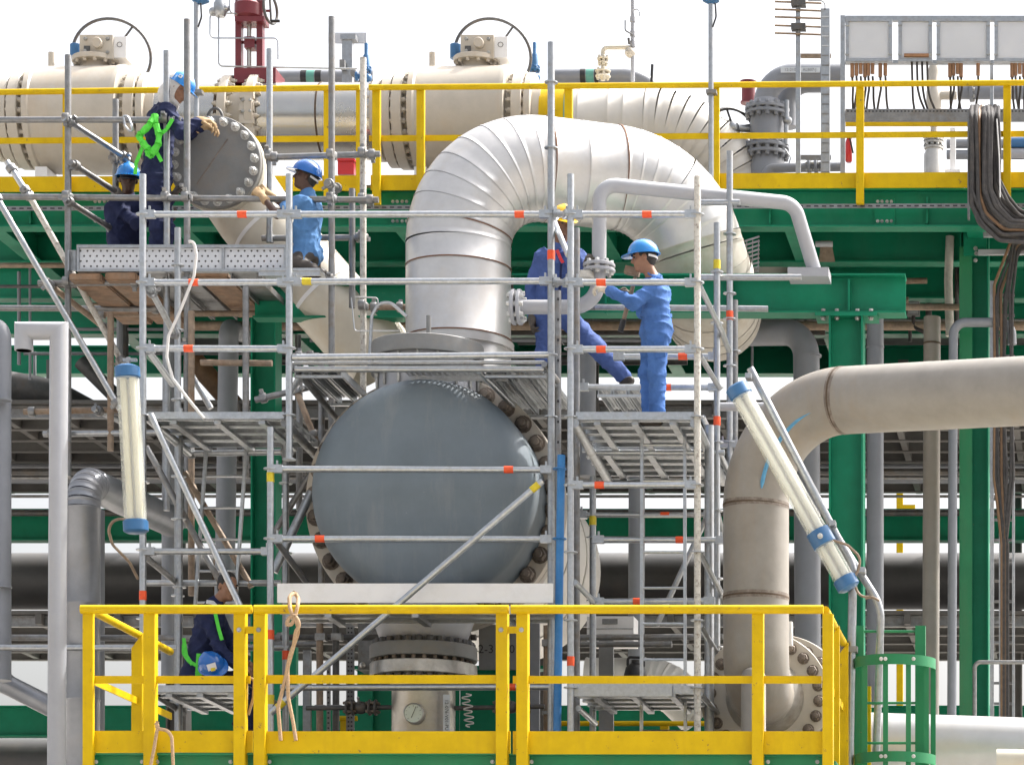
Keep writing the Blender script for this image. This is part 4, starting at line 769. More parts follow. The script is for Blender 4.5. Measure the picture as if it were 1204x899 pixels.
for (yy, r_, lb_) in ((169, 5.5, 'upper of two pale pipes seen between strainer and loom'), (182, 5.5, 'lower of two pale pipes seen between strainer and loom')):
    t = thing('small_pipe', lb_, 'pipe', P(1112, yy, 7.5)); obj('pipe_run', MB().tube([P(1113, yy, 7.5), P(1260, yy, 7.5)], r_ * S(7.5), 16), 'pipe_grey', t)
    obj('sleeve', MB().tube([P(1186, yy - 1, 7.5), P(1215, yy - 1, 7.5)], (r_ + 1) * S(7.5), 16), 'lamp_blue' if yy < 175 else 'pipe_white', t)
t = thing('small_pipe', 'pale horizontal pipe right of the strainer just above the tray', 'pipe', P(1112, 110, 7.8)); obj('pipe_run', MB().tube([P(1126, 108, 7.8), P(1260, 108, 7.8)], 9 * S(7.8), 16), 'pipe_grey', t); flange(t, P(1140, 108, 7.8), (1, 0, 0), 12 * S(7.8), 0.04, 'pipe_grey', 0, 8, 10 * S(7.8), 'steel_nut', 0.02, 0.02, n=20)
t = thing('steel_post', 'pale square post between the strainer and the cable loom', 'post', P(1120, 225, 6.5)); obj('shaft', pbox(MB(), 1117, 150, 1123.5, 230, 6.5, 0.07), 'white_paint', t, False); obj('foot_plate', pbox(MB(), 1111, 199, 1129, 202, 6.45, 0.16), 'white_paint', t, False)
# light poles on the upper platform
for (px, yb, lb_) in ((231, 140, 'thin light pole with blue fitting behind the standing navy worker'), (836, 215, 'thin light pole with blue fitting right of the arch pipe')):
    t = thing('light_pole', lb_, 'lamp post', P(px, 230, 3.3)); rod('pole', P(px, 240, 3.3), P(px, -25, 3.3), 0.027, 'galv', t); 
    obj('lamp_head', MB().lathe([(0.03, 0), (0.085, 0.03), (0.085, 0.2)], P(px + (5 if px < 500 else 0), 5, 3.3), (0, 0, 1), 18), 'lamp_blue', t); obj('cable', MB().tube(fillet([P(px + 5, 4, 3.25), P(px + 6, 20, 3.25), P(px + 2, 32, 3.25)], 0.1), 0.010, 6), 'black', t)
    obj('clamp', pbox(MB(), px - 6, 105, px + 6, 109, 3.22, 0.1), 'galv_dull', t, False)
rd = thing('red_box', 'small red box half hidden behind the railing in the centre', 'box', P(405, 205, 5)); obj('shell', pbox(MB(), 397, 189, 416, 205, 5.0, 0.2), 'red', rd, False); obj('lid', pbox(MB(), 396.5, 186, 416.5, 189, 4.98, 0.24), 'red', rd, False)
# ================================================================== pipes of the lower background and the left edge
def simple_pipe(name, label, pts, rpx, m, Y, br=0.2, weld=(), gores=0, n=28, base=None):
    t = thing(name, label, 'pipe', P(*pts[-1][:2], Y)); q = [P(p[0], p[1], p[2] if len(p) > 2 else Y) for p in pts]; fl_ = fillet(q, br, 14)
    r = rpx * S(Y)
    if gores: 
        L = arclen(fl_); jacket(t, fl_, r, even(L[1] if len(pts) > 2 else 0, L[15] if len(pts) > 2 else L[-1], gores) + list(np.arange(L[15] + .9, L[-1], 0.9)) if len(pts) > 2 else [], m, lip=0.005, n=n)
    else: obj('pipe_run', MB().tube(fl_, r, n), m, t)
    for (x, y) in weld: obj('weld_band', MB().tube([P(x, y - 1.0, Y), P(x, y + 1.0, Y)], r + 0.005, n), 'pipe_grey' if m != 'pipe_beige' else 'rusty_weld', t)
    return t
t = thing('square_bend_pipe', 'pale grey pipe with a square hook-shaped top at the left edge', 'pipe', P(67, 980, -1)); obj('pipe_run', miter_tube(MB(), [P(28, 412, -1), P(28, 389, -1), P(69.5, 389, -1), P(66, 980, -1)], 10.6 * S(-1)), 'pipe_white', t); obj('open_end', MB().lathe([(9 * S(-1), -0.002), (1e-6, -0.002)], P(28, 412, -1), (0, 0, 1), 20), 'rusty_weld', t)
simple_pipe('grey_pipe', 'grey pipe standing at the far left edge of the photo', [(-30, 385, 1.8), (3, 385, 1.4), (3, 800, 1.2)], 10, 'pipe_grey', 1.2, 0.16, [(3, 470), (3, 690)])
simple_pipe('clad_pipe', 'dark clad elbow low at the left edge below the grey pipe', [(-10, 770), (4, 802), (75, 838)], 12, 'cladding_grey', 1.6, 0.12, gores=4)
simple_pipe('clad_pipe', 'grey clad pipe with segmented elbow beside the square-topped pipe', [(200, 612, 3.6), (98, 565, 1.2), (97, 980, 1.2)], 19.5, 'cladding_grey', 1.2, 0.26, gores=7)
simple_pipe('grey_pipe', 'thin dark grey pipe just right of the segmented clad pipe', [(117, 600), (117, 980)], 6, 'pipe_grey', 2.6)
simple_pipe('grey_pipe', 'grey pipe with bent top behind the left scaffold deck', [(300, 395, 6.5), (269, 386, 5.2), (263, 760, 5.2)], 11.5, 'pipe_grey', 5.2, 0.14, [(265, 520)])
simple_pipe('grey_pipe', 'grey upright pipe behind the left scaffold ladder', [(199, 400), (197, 800)], 7.5, 'pipe_grey', 5.6)
simple_pipe('grey_pipe', 'grey upright pipe behind the right scaffold ladder', [(749, 470), (748, 800)], 9.5, 'pipe_grey', 5.2, 0.2, [(748, 560)])
simple_pipe('grey_pipe', 'grey upright pipe behind the stretched leg of the left blue worker', [(691, 410), (690, 560)], 10, 'pipe_grey', 3.4)
simple_pipe('grey_pipe', 'thick grey elbow pipe between the arch and the green column', [(830, 392, 5.6), (948, 390, 5.0), (950, 800, 5.0)], 15.5, 'pipe_grey', 5.0, 0.30, [(950, 418), (950, 762)])
simple_pipe('grey_pipe', 'grey upright pipe right of the thick green column', [(1029, 372), (1029, 830)], 10, 'pipe_grey', 4.8, 0.2, [(1029, 408)])
simple_pipe('beige_riser', 'beige upright pipe with rounded top left of the right-hand column', [(1096, 373), (1096, 380), (1094, 850)], 10, 'pipe_beige', 4.6, 0.05, [(1096, 404)])
simple_pipe('grey_pipe', 'slim grey pipe bent over at its top crossing the right-hand column', [(1190, 405, 4.0), (1189, 379, 4.0), (1121, 379, 4.0), (1119, 845, 4.0)], 5.4, 'pipe_grey', 4.0, 0.13)
simple_pipe('wrapped_pipe', 'short pale wrapped pipe hanging below the upper platform at right', [(1117, 278), (1115, 330), (1117, 395)], 5, 'blanket', 5.0, 0.1)
simple_pipe('handrail_pipe', 'thin grey rail bent at its corner low at the right edge', [(1146, 870), (1146, 778), (1260, 778)], 2.4, 'galv_dull', 3.2, 0.06)
simple_pipe('pale_pipe', 'big pale pipe lying low behind the green caged ladder', [(985, 873, 1.0), (1300, 884, 0.6)], 37, 'cladding_pale', 1.0)
simple_pipe('cream_cap', 'rounded cream pipe end in the bottom right corner', [(1172, 893, -0.8), (1176, 893, -0.8), (1290, 896, -0.8)], 13, 'cream', -0.8, 0.02)
simple_pipe('white_clad_pipe', 'white clad elbow seen low between the right scaffold uprights', [(690, 800, 5.4), (780, 800, 5.4), (822, 840, 5.4)], 27, 'cladding_white', 5.4, 0.5, gores=6)
simple_pipe('dark_pipe', 'brown pipe crossing under the upper platform behind the arch', [(430, 337), (1090, 330)], 3.4, 'galv_brown', 5.6)
simple_pipe('dark_pipe', 'brown pipe under the upper platform at far left', [(-30, 312), (165, 312)], 3.0, 'galv_brown', 4.6)
simple_pipe('slanted_pipe', 'shiny dark pipe slanting down behind the left scaffold planks', [(-20, 448, 7.5), (60, 462, 7.5), (130, 500, 8)], 17, 'dark_steel', 7.5, 0.5)
simple_pipe('slanted_pipe', 'dark pipe slanting steeply behind the left lamp tube', [(95, 425, 7), (170, 500, 7)], 9, 'dark_steel', 7.0)
simple_pipe('slanted_pipe', 'rust brown pipe slanting down right of the left scaffold', [(225, 420, 7.6), (300, 505, 7.6)], 12, 'cable_brown', 7.6)
# clutter under the upper platform at the right
jb = thing('junction_box', 'small grey junction box under the upper platform at right', 'box', P(1072, 368, 5.4)); obj('shell', pbox(MB(), 1066, 354, 1081, 370, 5.4, 0.1), 'flange_grey', jb, False); obj('cover', pbox(MB(), 1067.5, 355.5, 1079.5, 368.5, 5.385, 0.013), 'galv', jb, False); obj('conduit', MB().tube(fillet([P(1074, 370, 5.45), P(1074, 385, 5.45), P(1090, 392, 5.45)], 0.1), 0.02, 8), 'rubber', jb)
for (px, y0, y1, r_, Yc, lb_) in ((1092, 305, 375, 0.035, 7, 'dark hanging rod above the beige riser'), (1070, 320, 402, 0.02, 7.4, 'thin dark rod left of the junction box'), (1125, 300, 380, 0.025, 6.5, 'thin dark rod left of the right-hand column')):
    t = thing('hanger_rod', lb_, 'rod', P(px, y1, Yc)); rod('shaft', P(px, y0, Yc), P(px, y1, Yc), r_, 'dark_steel', t); flange(t, P(px, y0 + 3, Yc), (0, 0, 1), r_ * 3, 0.02, 'dark_steel', n=16, name='washer')
hb = thing('hanger_bracket', 'rusty bracket hanging under the green beam right of the white pipe', 'bracket', P(970, 310, 4.3))
obj('hanger_plate', MB().add([P(965, 283, 4.3), P(977, 283, 4.3), P(982, 308, 4.3), P(963, 308, 4.3), P(965, 283, 4.34), P(977, 283, 4.34), P(982, 308, 4.34), P(963, 308, 4.34)], [(0, 1, 2, 3), (7, 6, 5, 4), (0, 4, 5, 1), (1, 5, 6, 2), (2, 6, 7, 3), (3, 7, 4, 0)]), 'galv_brown', hb, False); obj('pin', MB().tube([P(959, 287, 4.25), P(979, 287, 4.25)], 0.03, 10), 'pipe_white', hb)
# cables and ladder tray down the right-hand column
ct = thing('cable_ladder', 'tall cable ladder with brown cables right of the right-hand column', 'cable tray', P(1180, 860, 3.9))
obj('side_rail', pbox(MB(), 1164, 330, 1168.5, 900, 4.0, 0.06), 'galv', ct, False); obj('side_rail', pbox(MB(), 1190, 565, 1193, 900, 4.0, 0.06), 'galv', ct, False); obj('side_rail', pbox(MB(), 1174.5, 565, 1177.5, 900, 3.98, 0.06), 'galv', ct, False)
for k in range(22): obj('rung', pbox(MB(), 1166, 345 + k * 24, 1193, 348 + k * 24, 4.07, 0.02), 'galv_dull', ct, False)
for k in range(8):
    x0 = 1168 + ((k * 7) % 12) * 1.9 + random.uniform(-1, 1); pts = [P(1225 + 5 * k, 268 + k, 4.2), P(1190 + k * 1.4, 280 + 2 * k, 4.0), P(x0 + 2, 335 + 2 * k, 3.92), P(x0 + random.uniform(-3, 5), 450, 3.95), P(x0 + random.uniform(-2, 4), 560, 3.95), P(1178 + k * 1.0, 640, 3.97), P(1178 + k * 1.0, 900, 3.97)]
    obj('cable', MB().tube(fillet(pts, 0.12, 5), 0.016, 7), 'cable_brown' if k % 4 == 0 else 'rubber', ct)
# ================================================================== low clutter round the vessel outlet
def postthing(name, label, cat, x0, x1, y0, y1, Y, m, dep=0.05, holes=0):
    t = thing(name, label, cat, P((x0 + x1) / 2, y1, Y)); obj('shaft', pbox(MB(), x0, y0, x1, y1, Y, dep), m, t, False)
    if holes:
        mb = MB()
        for k in range(int((y1 - y0) / holes)):
            for fx in ((0.5,) if (x1 - x0) < 7 else (0.3, 0.7)): pbox(mb, x0 + (x1 - x0) * fx - 1, y0 + holes * (k + .4), x0 + (x1 - x0) * fx + 1, y0 + holes * (k + .4) + 2.0, Y - 0.004, 0.006)
        q = obj('slots', mb, 'ink', t, False); q['kind'] = 'stuff'
    obj('foot_plate', MB().box(P((x0 + x1) / 2, y1, Y) + Y3 * dep / 2, ((x1 - x0) * S(Y), 0.06, 0.01)), m, t, False)
    return t
postthing('channel_post', 'grey channel post low left of the vessel outlet', 'post', 356, 365, 764, 912, 1.6, 'galv')
postthing('slotted_strip', 'slotted metal strip post beside the drain valve', 'post', 407, 416, 735, 912, 1.7, 'galv_dull', 0.03, 5)
postthing('slotted_strip', 'slotted strip post just right of the seated worker scaffold leg', 'post', 384, 388, 780, 912, 1.3, 'galv_dull', 0.03, 6)
postthing('channel_post', 'dark grey wide post behind the name plate', 'post', 618, 634, 725, 912, 1.6, 'pipe_grey')
postthing('channel_post', 'grey channel post under the white tray at right of the vessel', 'post', 704, 721, 745, 912, 2.0, 'flange_grey')
for (x_, y0, y1, m, Y_, lb_) in ((376, 728, 915, 'galv_brown', 1.0, 'rusty brown pole low left of the vessel outlet'), (395, 728, 915, 'dark_steel', 1.1, 'dark pole left of the slotted strip under the vessel'), (643, 735, 915, 'galv_brown', 0.9, 'brown pole low beside the blue pole')):
    t = thing('steel_pole', lb_, 'pole', P(x_, y1, Y_)); rod('shaft', P(x_, y1, Y_), P(x_, y0, Y_), 0.032, m, t, 12); obj('clamp', pbox(MB(), x_ - 6, y0 + 16, x_ + 6, y0 + 24, Y_ - 0.05, 0.1), 'galv_dull', t, False); obj('clamp', pbox(MB(), x_ - 6, y0 + 100, x_ + 6, y0 + 104, Y_ - 0.05, 0.1), 'galv_dull', t, False)
sk = thing('green_skid', 'dark green panel behind the vessel outlet pipe', 'panel', P(530, 900, 3.0)); 
for x0, x1 in ((420, 540), (541, 634)): obj('panel', pbox(MB(), x0, 786, x1, 912, 3.0, 0.03), 'green', sk, False)
obj('stiffener', pbox(MB(), 434, 786, 438, 912, 2.94, 0.055), 'green', sk, False); obj('top_flange', pbox(MB(), 415, 782, 640, 786, 2.9, 0.2), 'green', sk, False)
pb = thing('panel_box', 'dark grey cabinet behind the bolted flanges of the vessel outlet', 'cabinet', P(440, 790, 2.2)); obj('shell', pbox(MB(), 421, 732, 470, 787, 2.2, 0.3), 'flange_grey', pb, False); obj('door', pbox(MB(), 424, 736, 467, 783, 2.185, 0.013), 'galv_dull', pb, False); obj('knob', MB().lathe([(0.02, 0), (0.03, 0.03), (0.012, 0.05)], P(427, 782, 2.185), (0, -1, 0), 12), 'steel_machined', pb)
wt = thing('white_tray', 'white cable tray box under the vessel shell at right', 'tray', P(718, 758, 2.4)); obj('cover', pbox(MB(), 690, 724, 745, 757, 2.4, 0.3), 'white_paint', wt, False); obj('bracket', pbox(MB(), 708, 727, 726, 733, 2.38, 0.015), 'galv_dull', wt, False); obj('joint_strip', pbox(MB(), 690, 738, 744.5, 739, 2.39, 0.012), 'galv', wt, False)
bv = thing('black_valve', 'small black valve with looped handle low between the scaffold uprights', 'valve', P(748, 800, 1.8)); obj('body', MB().lathe([(0.10, 0), (0.11, 0.05), (0.09, 0.13), (0.04, 0.17), (0.04, 0.2)], P(747, 800, 1.8), (0, 0, 1), 20), 'black', bv); obj('handle', MB().tube(fillet([P(742, 786, 1.8), P(738, 782, 1.8), P(738, 772, 1.8), P(757, 773, 1.8), P(757, 784, 1.8), P(750, 787, 1.8), P(742, 786, 1.8)], 0.03, 5), 0.013, 8), 'black', bv)
# ================================================================== tube lamps
def tube_lamp(label, a, b, r, m_in, collar=None):
    t = thing('tube_lamp', label, 'lamp', a if a.z < b.z else b); d = (b - a).normalized(); L = (b - a).length
    side_ = d.cross(Y3).normalized()
    obj('clear_tube', MB().tube([a, b], r, 28, False), 'clear_plastic', t)
    for k in (-0.42, 0.42): obj('fluorescent_tube', MB().tube([a + d * .03 + side_ * r * k, b - d * .03 + side_ * r * k], r * 0.30, 12), m_in, t)
    obj('reflector', MB().bar(a + d * .03 + Y3 * r * .45, b - d * .03 + Y3 * r * .45, r * 1.5, 0.006, Y3), 'white_paint', t)
    for e, s_, nm in ((a, 1, 'end_cap'), (b, -1, 'end_cap')):
        obj(nm, MB().lathe([(1e-6, -0.02), (r * 0.8, -0.018), (r * 1.12, 0.0), (r * 1.12, 0.085), (r * 1.02, 0.09), (r * 1.02, 0.095)], e, d * s_, 28), 'lamp_blue', t)
    if collar: q = a.lerp(b, collar); obj('collar', MB().tube([q - d * .07, q + d * .07], r * 1.16, 28), 'lamp_blue', t); place('bolt', nut_mesh('nut_white', 0.02, 0.03), q - Y3 * r * 1.16, t, (0, -1, 0))
    return t
tl = tube_lamp('cream tube lamp with blue caps hanging upright at left', P(149.5, 432, -0.6), P(160, 624, -0.6), 13 * S(-0.6), 'tube_cream')
obj('cable', MB().tube(fillet([P(154, 611, -0.65), P(138, 609, -0.6), P(126, 618, -0.6), P(132, 640, -0.5), P(152, 660, -0.4), P(162, 680, -0.2)], 0.12, 6), 0.013, 8), 'galv_brown', tl)
obj('hook', MB().tube([P(151, 430, -0.6), P(151, 420, -0.6)], 0.02, 8).box(P(153, 423, -0.6), (0.06, 0.02, 0.012)), 'galv', tl)
tl = tube_lamp('long white tube lamp with blue collar leaning across the beige pipe', P(866, 455, -1.3), P(998, 690, -1.3), 12.5 * S(-1.3), 'tube_white', 0.755)
obj('cable', MB().tube(fillet([P(970, 632, -1.35), P(996, 640, -1.3), P(1012, 655, -1.3), P(1009, 672, -1.3), P(1002, 678, -1.3)], 0.1, 6), 0.012, 8), 'galv_brown', tl); obj('cable', MB().tube(fillet([P(1006, 690, -1.3), P(1012, 706, -1.3), P(1024, 700, -1.3), P(1034, 706, -1.3)], 0.1, 6), 0.011, 8), 'galv_brown', tl)
lpole = thing('lamp_pole', 'grey lamp pole with bent arm carrying the long white tube lamp', 'lamp post', P(999, 930, -1.15))
obj('arm', MB().tube(fillet([P(882, 433, -1.15), P(985, 632, -1.15), P(1036, 712, -1.15), P(1030, 895, -1.0)], [0, .5, .4, 0], 8), 0.034, 14), 'galv', lpole)
obj('pole', MB().tube(fillet([P(986, 634, -1.2), P(1003, 665, -1.2), P(998, 950, -1.2)], 0.25, 6), 0.037, 14), 'galv', lpole)
for (x_, y_) in ((880, 441), (979, 614), (1014, 669)): obj('clip', pbox(MB(), x_ - 4, y_ - 3, x_ + 3, y_ + 3, -1.3, 0.14), 'galv_bright', lpole, False)
obj('bracket', pbox(MB(), 985, 759, 1008, 766, -1.25, 0.1), 'galv_dull', lpole, False)
# ================================================================== blue pole, ropes, hose
bl = thing('blue_pole', 'bright blue painted scaffold pole right of the vessel', 'pole', P(657, 930, -0.2))
rod('tube', P(654, 930, -0.2), P(660, 535, -0.2), 0.036, 'blue_paint', bl, 16)
for y_ in (552, 634, 715, 800): flange(bl, P(658, y_, -0.2), (0, 0, 1), 0.065, 0.012, 'blue_paint', n=18, name='rosette')
def rope(label, pts, r, Y, nm='rope', m='rope'):
    t = thing(nm, label, 'rope', P(*pts[-1][:2], Y)); q = [P(x, y, Y + (z[0] if z else 0)) for x, y, *z in pts]; obj('strand', MB().tube(fillet(q, 0.06, 5), r, 8), m, t); return t
rope('tan rope looped and knotted over the front yellow railing', [(330, 870, .1), (327, 830, .1), (335, 800, .1), (341, 770, .0), (350, 745, -.02), (351, 735, -.1), (345, 725, -.1), (341, 715, -.1), (340, 702, -.05), (345, 696, 0), (351, 700, 0.05), (350, 712, -.08), (346, 728, -.1), (340, 738, -.1), (337, 732, -.1), (341, 722, -.1), (348, 724, -.11), (353, 735, -.1), (348, 741, -.1), (345, 760, 0), (338, 785, .08), (339, 820, .1), (345, 850, .1), (348, 870, .1)], 0.016, -3.12)
rope('tan rope tied to the toe board left of the seated worker', [(176, 905), (181, 880), (184, 862), (187, 845), (183, 852), (187, 858), (196, 856), (202, 866), (203, 885), (204, 910)], 0.014, -3.16)
rope('tan rope hanging from the mid rail in front of the seated worker', [(292, 840), (298, 820), (299, 800), (295, 793), (290, 800), (290, 822)], 0.012, -2.95)
rope('white hose curling down the left scaffold bay', [(222, 284), (228, 283), (231, 300), (228, 325), (212, 365), (198, 395), (196, 420), (203, 445), (222, 470), (240, 492)], 0.014, -0.08, 'hose', 'cloth_white')
# ================================================================== scaffolding
ros_me = mesh('rosette', MB().lathe([(0.033, 0), (0.062, 0), (0.062, 0.010), (0.033, 0.010)], (0, 0, -0.005), (0, 0, 1), 16), 'galv_bright')
head_me = mesh('wedge_head', MB().box((0, 0, 0), (0.05, 0.03, 0.035)).box((0.0, 0, 0.045), (0.008, 0.012, 0.03)), 'galv_bright')
cl_me = mesh('coupler', MB().lathe([(0.046, -0.03), (0.05, -0.02), (0.05, 0.02), (0.046, 0.03)], (0, 0, 0), (0, 0, 1), 12).box((0.055, 0, 0), (0.03, 0.012, 0.018)), 'galv_dull')
RT = 0.0305
def scaffold(label, base, grp='scaffold bays'): return thing('scaffold', label, 'scaffold', base, grp)
def std(t, x, y0, y1, Y, m='galv', ros=(), tags=(), r=RT, x1=None):
    a = P(x, y0, Y); b = P(x if x1 is None else x1, y1, Y); o = rod('standard', b, a, r, m, t, 12)
    # open tube top
    obj('tube_mouth', MB().lathe([(r * 0.8, 0.001), (1e-6, 0.001)], a, (0, 0, 1), 12), 'ink', o)
    for y in ros: place('rosette', ros_me, (P(x, y, Y)), o, (0, 0, 1))
    for (y, c) in tags: q = P(x, y, Y); obj('tape_band', MB().tube([q - Z3 * 0.042, q + Z3 * 0.042], r + 0.003, 12), c, o)
    return o
def led(t, x0, y0, x1, y1, Y0, Y1=None, m='galv', tags=(), head=True, r=RT * 0.96, nm='ledger', clamp=False):
    Y1 = Y0 if Y1 is None else Y1; a = P(x0, y0, Y0); b = P(x1, y1, Y1); d = (b - a).normalized(); o = rod(nm, a, b, r, m, t, 12)
    if head:
        place('wedge_head', head_me, a + d * 0.03, o, None).rotation_euler = (0, 0, math.atan2(d.y, d.x)); place('wedge_head', head_me, b - d * 0.03, o, None).rotation_euler = (0, 0, math.atan2(d.y, d.x))
    if clamp:
        for q in (a, b): place('coupler', cl_me, q + (d if q is a else -d) * 0.08, o, d, random.random() * 6)
    for (x, c) in tags:
        f_ = (x - x0) / (x1 - x0); q = a.lerp(b, f_); obj('tape_band', MB().tube([q - d * 0.042, q + d * 0.042], r + 0.003, 12), c, o)
    return o
OT, YT = 'orange_tape', 'yellow_tape'
# ---- left bay
sa = scaffold('galvanised scaffold bay at left in front of the planked deck', P(168, 931, 0))
RY = (252, 332, 409, 488, 567, 646, 727, 806)
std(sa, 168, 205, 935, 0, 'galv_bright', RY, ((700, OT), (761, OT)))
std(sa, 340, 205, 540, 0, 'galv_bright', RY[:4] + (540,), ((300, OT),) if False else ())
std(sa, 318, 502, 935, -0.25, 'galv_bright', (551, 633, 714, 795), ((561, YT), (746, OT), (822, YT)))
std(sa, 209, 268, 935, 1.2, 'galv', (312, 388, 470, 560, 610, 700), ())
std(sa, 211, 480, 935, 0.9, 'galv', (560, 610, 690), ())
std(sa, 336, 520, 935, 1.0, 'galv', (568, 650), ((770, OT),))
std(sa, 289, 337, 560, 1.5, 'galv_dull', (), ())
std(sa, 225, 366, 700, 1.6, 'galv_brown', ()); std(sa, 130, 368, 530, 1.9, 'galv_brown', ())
led(sa, 172, 252, 337, 252, 0, tags=((285, OT),), m='galv_bright'); led(sa, 172, 332, 337, 332, 0, tags=((228, OT),), m='galv_bright'); led(sa, 172, 409.5, 337, 410, 0, tags=((222, OT),), m='galv_bright')
led(sa, 172, 648, 318, 648, 0); led(sa, 236, 426, 320, 427, 1.6, m='galv_brown', head=False)
led(sa, 176, 339, 207, 396, 0.05, 1.1, 'galv', nm='brace', head=False, clamp=True); led(sa, 175, 413, 203, 452, 0.05, 1.0, 'galv_bright', nm='brace', head=False)
led(sa, 177, 487, 287, 722, -0.02, -0.02, 'galv_bright', nm='brace', head=False); led(sa, 172, 525, 262, 690, 1.0, 1.0, 'galv_dull', nm='brace', head=False); led(sa, 217, 555, 296, 690, 1.3, 1.3, 'galv_brown', nm='brace', head=False)
led(sa, 172, 655, 212, 688, 0.0, 1.1, 'galv_dull', nm='brace', head=False); led(sa, 176, 812, 216, 838, 0.1, 1.2, 'dark_steel', nm='brace', head=False)
led(sa, 172, 490, 222, 532, 0.05, 1.25, 'galv', nm='transom', head=False, r=0.04); led(sa, 335, 497, 372, 536, 0.05, 1.25, 'galv_dull', nm='transom', head=False, r=0.04)
led(sa, -30, 749, 330, 750, 1.5, m='galv_dull', head=False); led(sa, -30, 761, 340, 761, 1.0, m='galv', head=False); led(sa, 172, 685, 330, 685, 1.3, m='galv', head=False)
led(sa, 322, 672, 366, 578, 0.8, 0.9, 'galv', nm='brace', head=False, r=0.04); led(sa, 325, 636, 372, 700, 0.1, 0.9, 'galv_dull', nm='brace', head=False)
led(sa, 320, 630, 366, 555, 1.1, 1.1, 'galv_dull', nm='brace', head=False)
std(sa, 352, 440, 600, 1.4, 'galv_dull'); led(sa, 215, 533, 345, 531, 1.3, m='galv', head=False, clamp=True); led(sa, 300, 470, 378, 452, 1.5, 1.5, 'galv_dull', nm='brace', head=False, clamp=True); led(sa, 345, 450, 372, 520, 1.3, 1.3, 'galv_brown', nm='brace', head=False, clamp=True); led(sa, 225, 440, 248, 480, 1.7, 1.7, 'galv', nm='brace', head=False)
# ---- middle bay in front of the vessel
sm = scaffold('galvanised scaffold bay across the front of the grey dished cover', P(648, 931, 0))
led(sm, 344, 252, 645, 252, 0, m='galv_bright', tags=((611, OT),)); led(sm, 344, 331, 645, 330.5, 0, m='galv_bright', tags=((361, YT),))
led(sm, 322, 551, 646, 552, -0.25, -0.1, 'galv_bright', ((598, OT),)); led(sm, 322, 633, 646, 633.5, -0.25, -0.1, 'galv_bright', ((376, OT),))
led(sm, 344, 420, 647, 417, 0, m='galv_bright', head=False); led(sm, 347, 434, 640, 434, 0.02, m='galv', head=False, r=0.026); led(sm, 344, 427, 640, 426, 0.06, m='galv', head=False, r=0.018)
led(sm, 318, 838, 638, 565, -0.60, -0.55, 'galv_bright', ((330, YT), (629, YT)), nm='brace', head=False)
led(sm, 330, 808, 646, 807, 0.0, m='galv_bright', tags=((601, OT),), head=False)
led(sm, 320, 749, 560, 749, 1.6, m='dark_steel', head=False, clamp=True); led(sm, 320, 757, 372, 757, 1.4, m='galv_dull', head=False)
std(sm, 648, 50, 935, 0.0, 'galv', (97, 174, 252, 332, 417, 490, 551, 633, 715), ((300, OT),), r=0.032)
std(sm, 656, 342, 935, 0.5, 'galv_dull', ()); std(sm, 378, 430, 700, 1.2, 'galv_dull', ())
led(sm, 640, 428, 655, 448, -0.02, 0.3, 'galv_dull', nm='transom', head=False); led(sm, 344, 430, 396, 492, 0.1, 1.2, 'galv_dull', nm='transom', head=False); led(sm, 360, 432, 342, 460, 0.1, 0.6, 'galv', nm='brace', head=False)
led(sm, 563, 436, 612, 486, 0.1, 1.2, 'galv_bright', nm='transom', head=False, r=0.025); led(sm, 640, 436, 672, 480, 0.1, 1.1, 'galv_bright', nm='transom', head=False, r=0.025)
mb = MB()
for k in range(20): pbox(mb, 655, 350 + 24 * k, 657.4, 353 + 24 * k, 0.465, 0.004)
q = obj('standard_slots', mb, 'ink', sm, False); q['kind'] = 'stuff'
# ---- right tower
sr_ = scaffold('galvanised scaffold tower at right under the hammering worker', P(745, 931, -0.4))
YA = -0.4; RR = (252, 332, 410, 490, 570, 649, 729, 808)
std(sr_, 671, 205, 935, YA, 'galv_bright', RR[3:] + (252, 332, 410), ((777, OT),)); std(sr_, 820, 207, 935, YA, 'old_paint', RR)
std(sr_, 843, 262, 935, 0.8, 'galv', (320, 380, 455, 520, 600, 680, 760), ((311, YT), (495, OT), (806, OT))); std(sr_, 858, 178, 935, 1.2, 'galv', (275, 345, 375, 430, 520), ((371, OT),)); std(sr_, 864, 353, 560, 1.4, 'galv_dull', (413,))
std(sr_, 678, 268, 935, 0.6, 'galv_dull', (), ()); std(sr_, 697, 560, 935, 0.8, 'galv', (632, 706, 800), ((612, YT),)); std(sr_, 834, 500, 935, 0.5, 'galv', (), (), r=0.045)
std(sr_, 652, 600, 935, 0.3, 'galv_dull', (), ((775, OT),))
for (y, tx) in ((252, 761), (332, 707), (410.5, 707), (570, 705)): led(sr_, 675, y, 816, y, YA, m='galv_bright', tags=((tx, OT),))
led(sr_, 652, 252, 668, 252, 0, YA, m='galv'); led(sr_, 652, 332, 668, 332, 0, YA, m='galv')
led(sr_, 682, 455, 843, 455.5, 0.8, m='galv_bright', tags=((784, OT),)); led(sr_, 724, 419, 843, 419, 0.85, m='galv_bright', tags=((803, OT),))
led(sr_, 680, 605, 838, 605, 0.8, m='galv', tags=((782, OT),), r=0.024); led(sr_, 700, 634, 852, 634.5, 0.4, m='galv_bright', tags=((800, OT),)); led(sr_, 700, 707, 838, 706, 0.4, m='galv_bright', tags=((750, OT),))
led(sr_, 678, 749, 850, 748, 1.6, m='galv_dull', head=False); led(sr_, 678, 757, 790, 757, 1.8, m='galv_dull', head=False)
led(sr_, 824, 326, 942, 326, 0.9, m='galv', head=False); led(sr_, 700, 361, 903, 363, 1.9, m='galv', head=False); led(sr_, 846, 478, 902, 478, 0.9, m='pipe_white', head=False, r=0.04); led(sr_, 846, 522, 870, 522, 1.2, m='galv'); led(sr_, 820, 238, 870, 238, 1.2, m='galv', head=False)
led(sr_, 600, 362, 700, 361, 2.0, m='galv_dull', head=False)
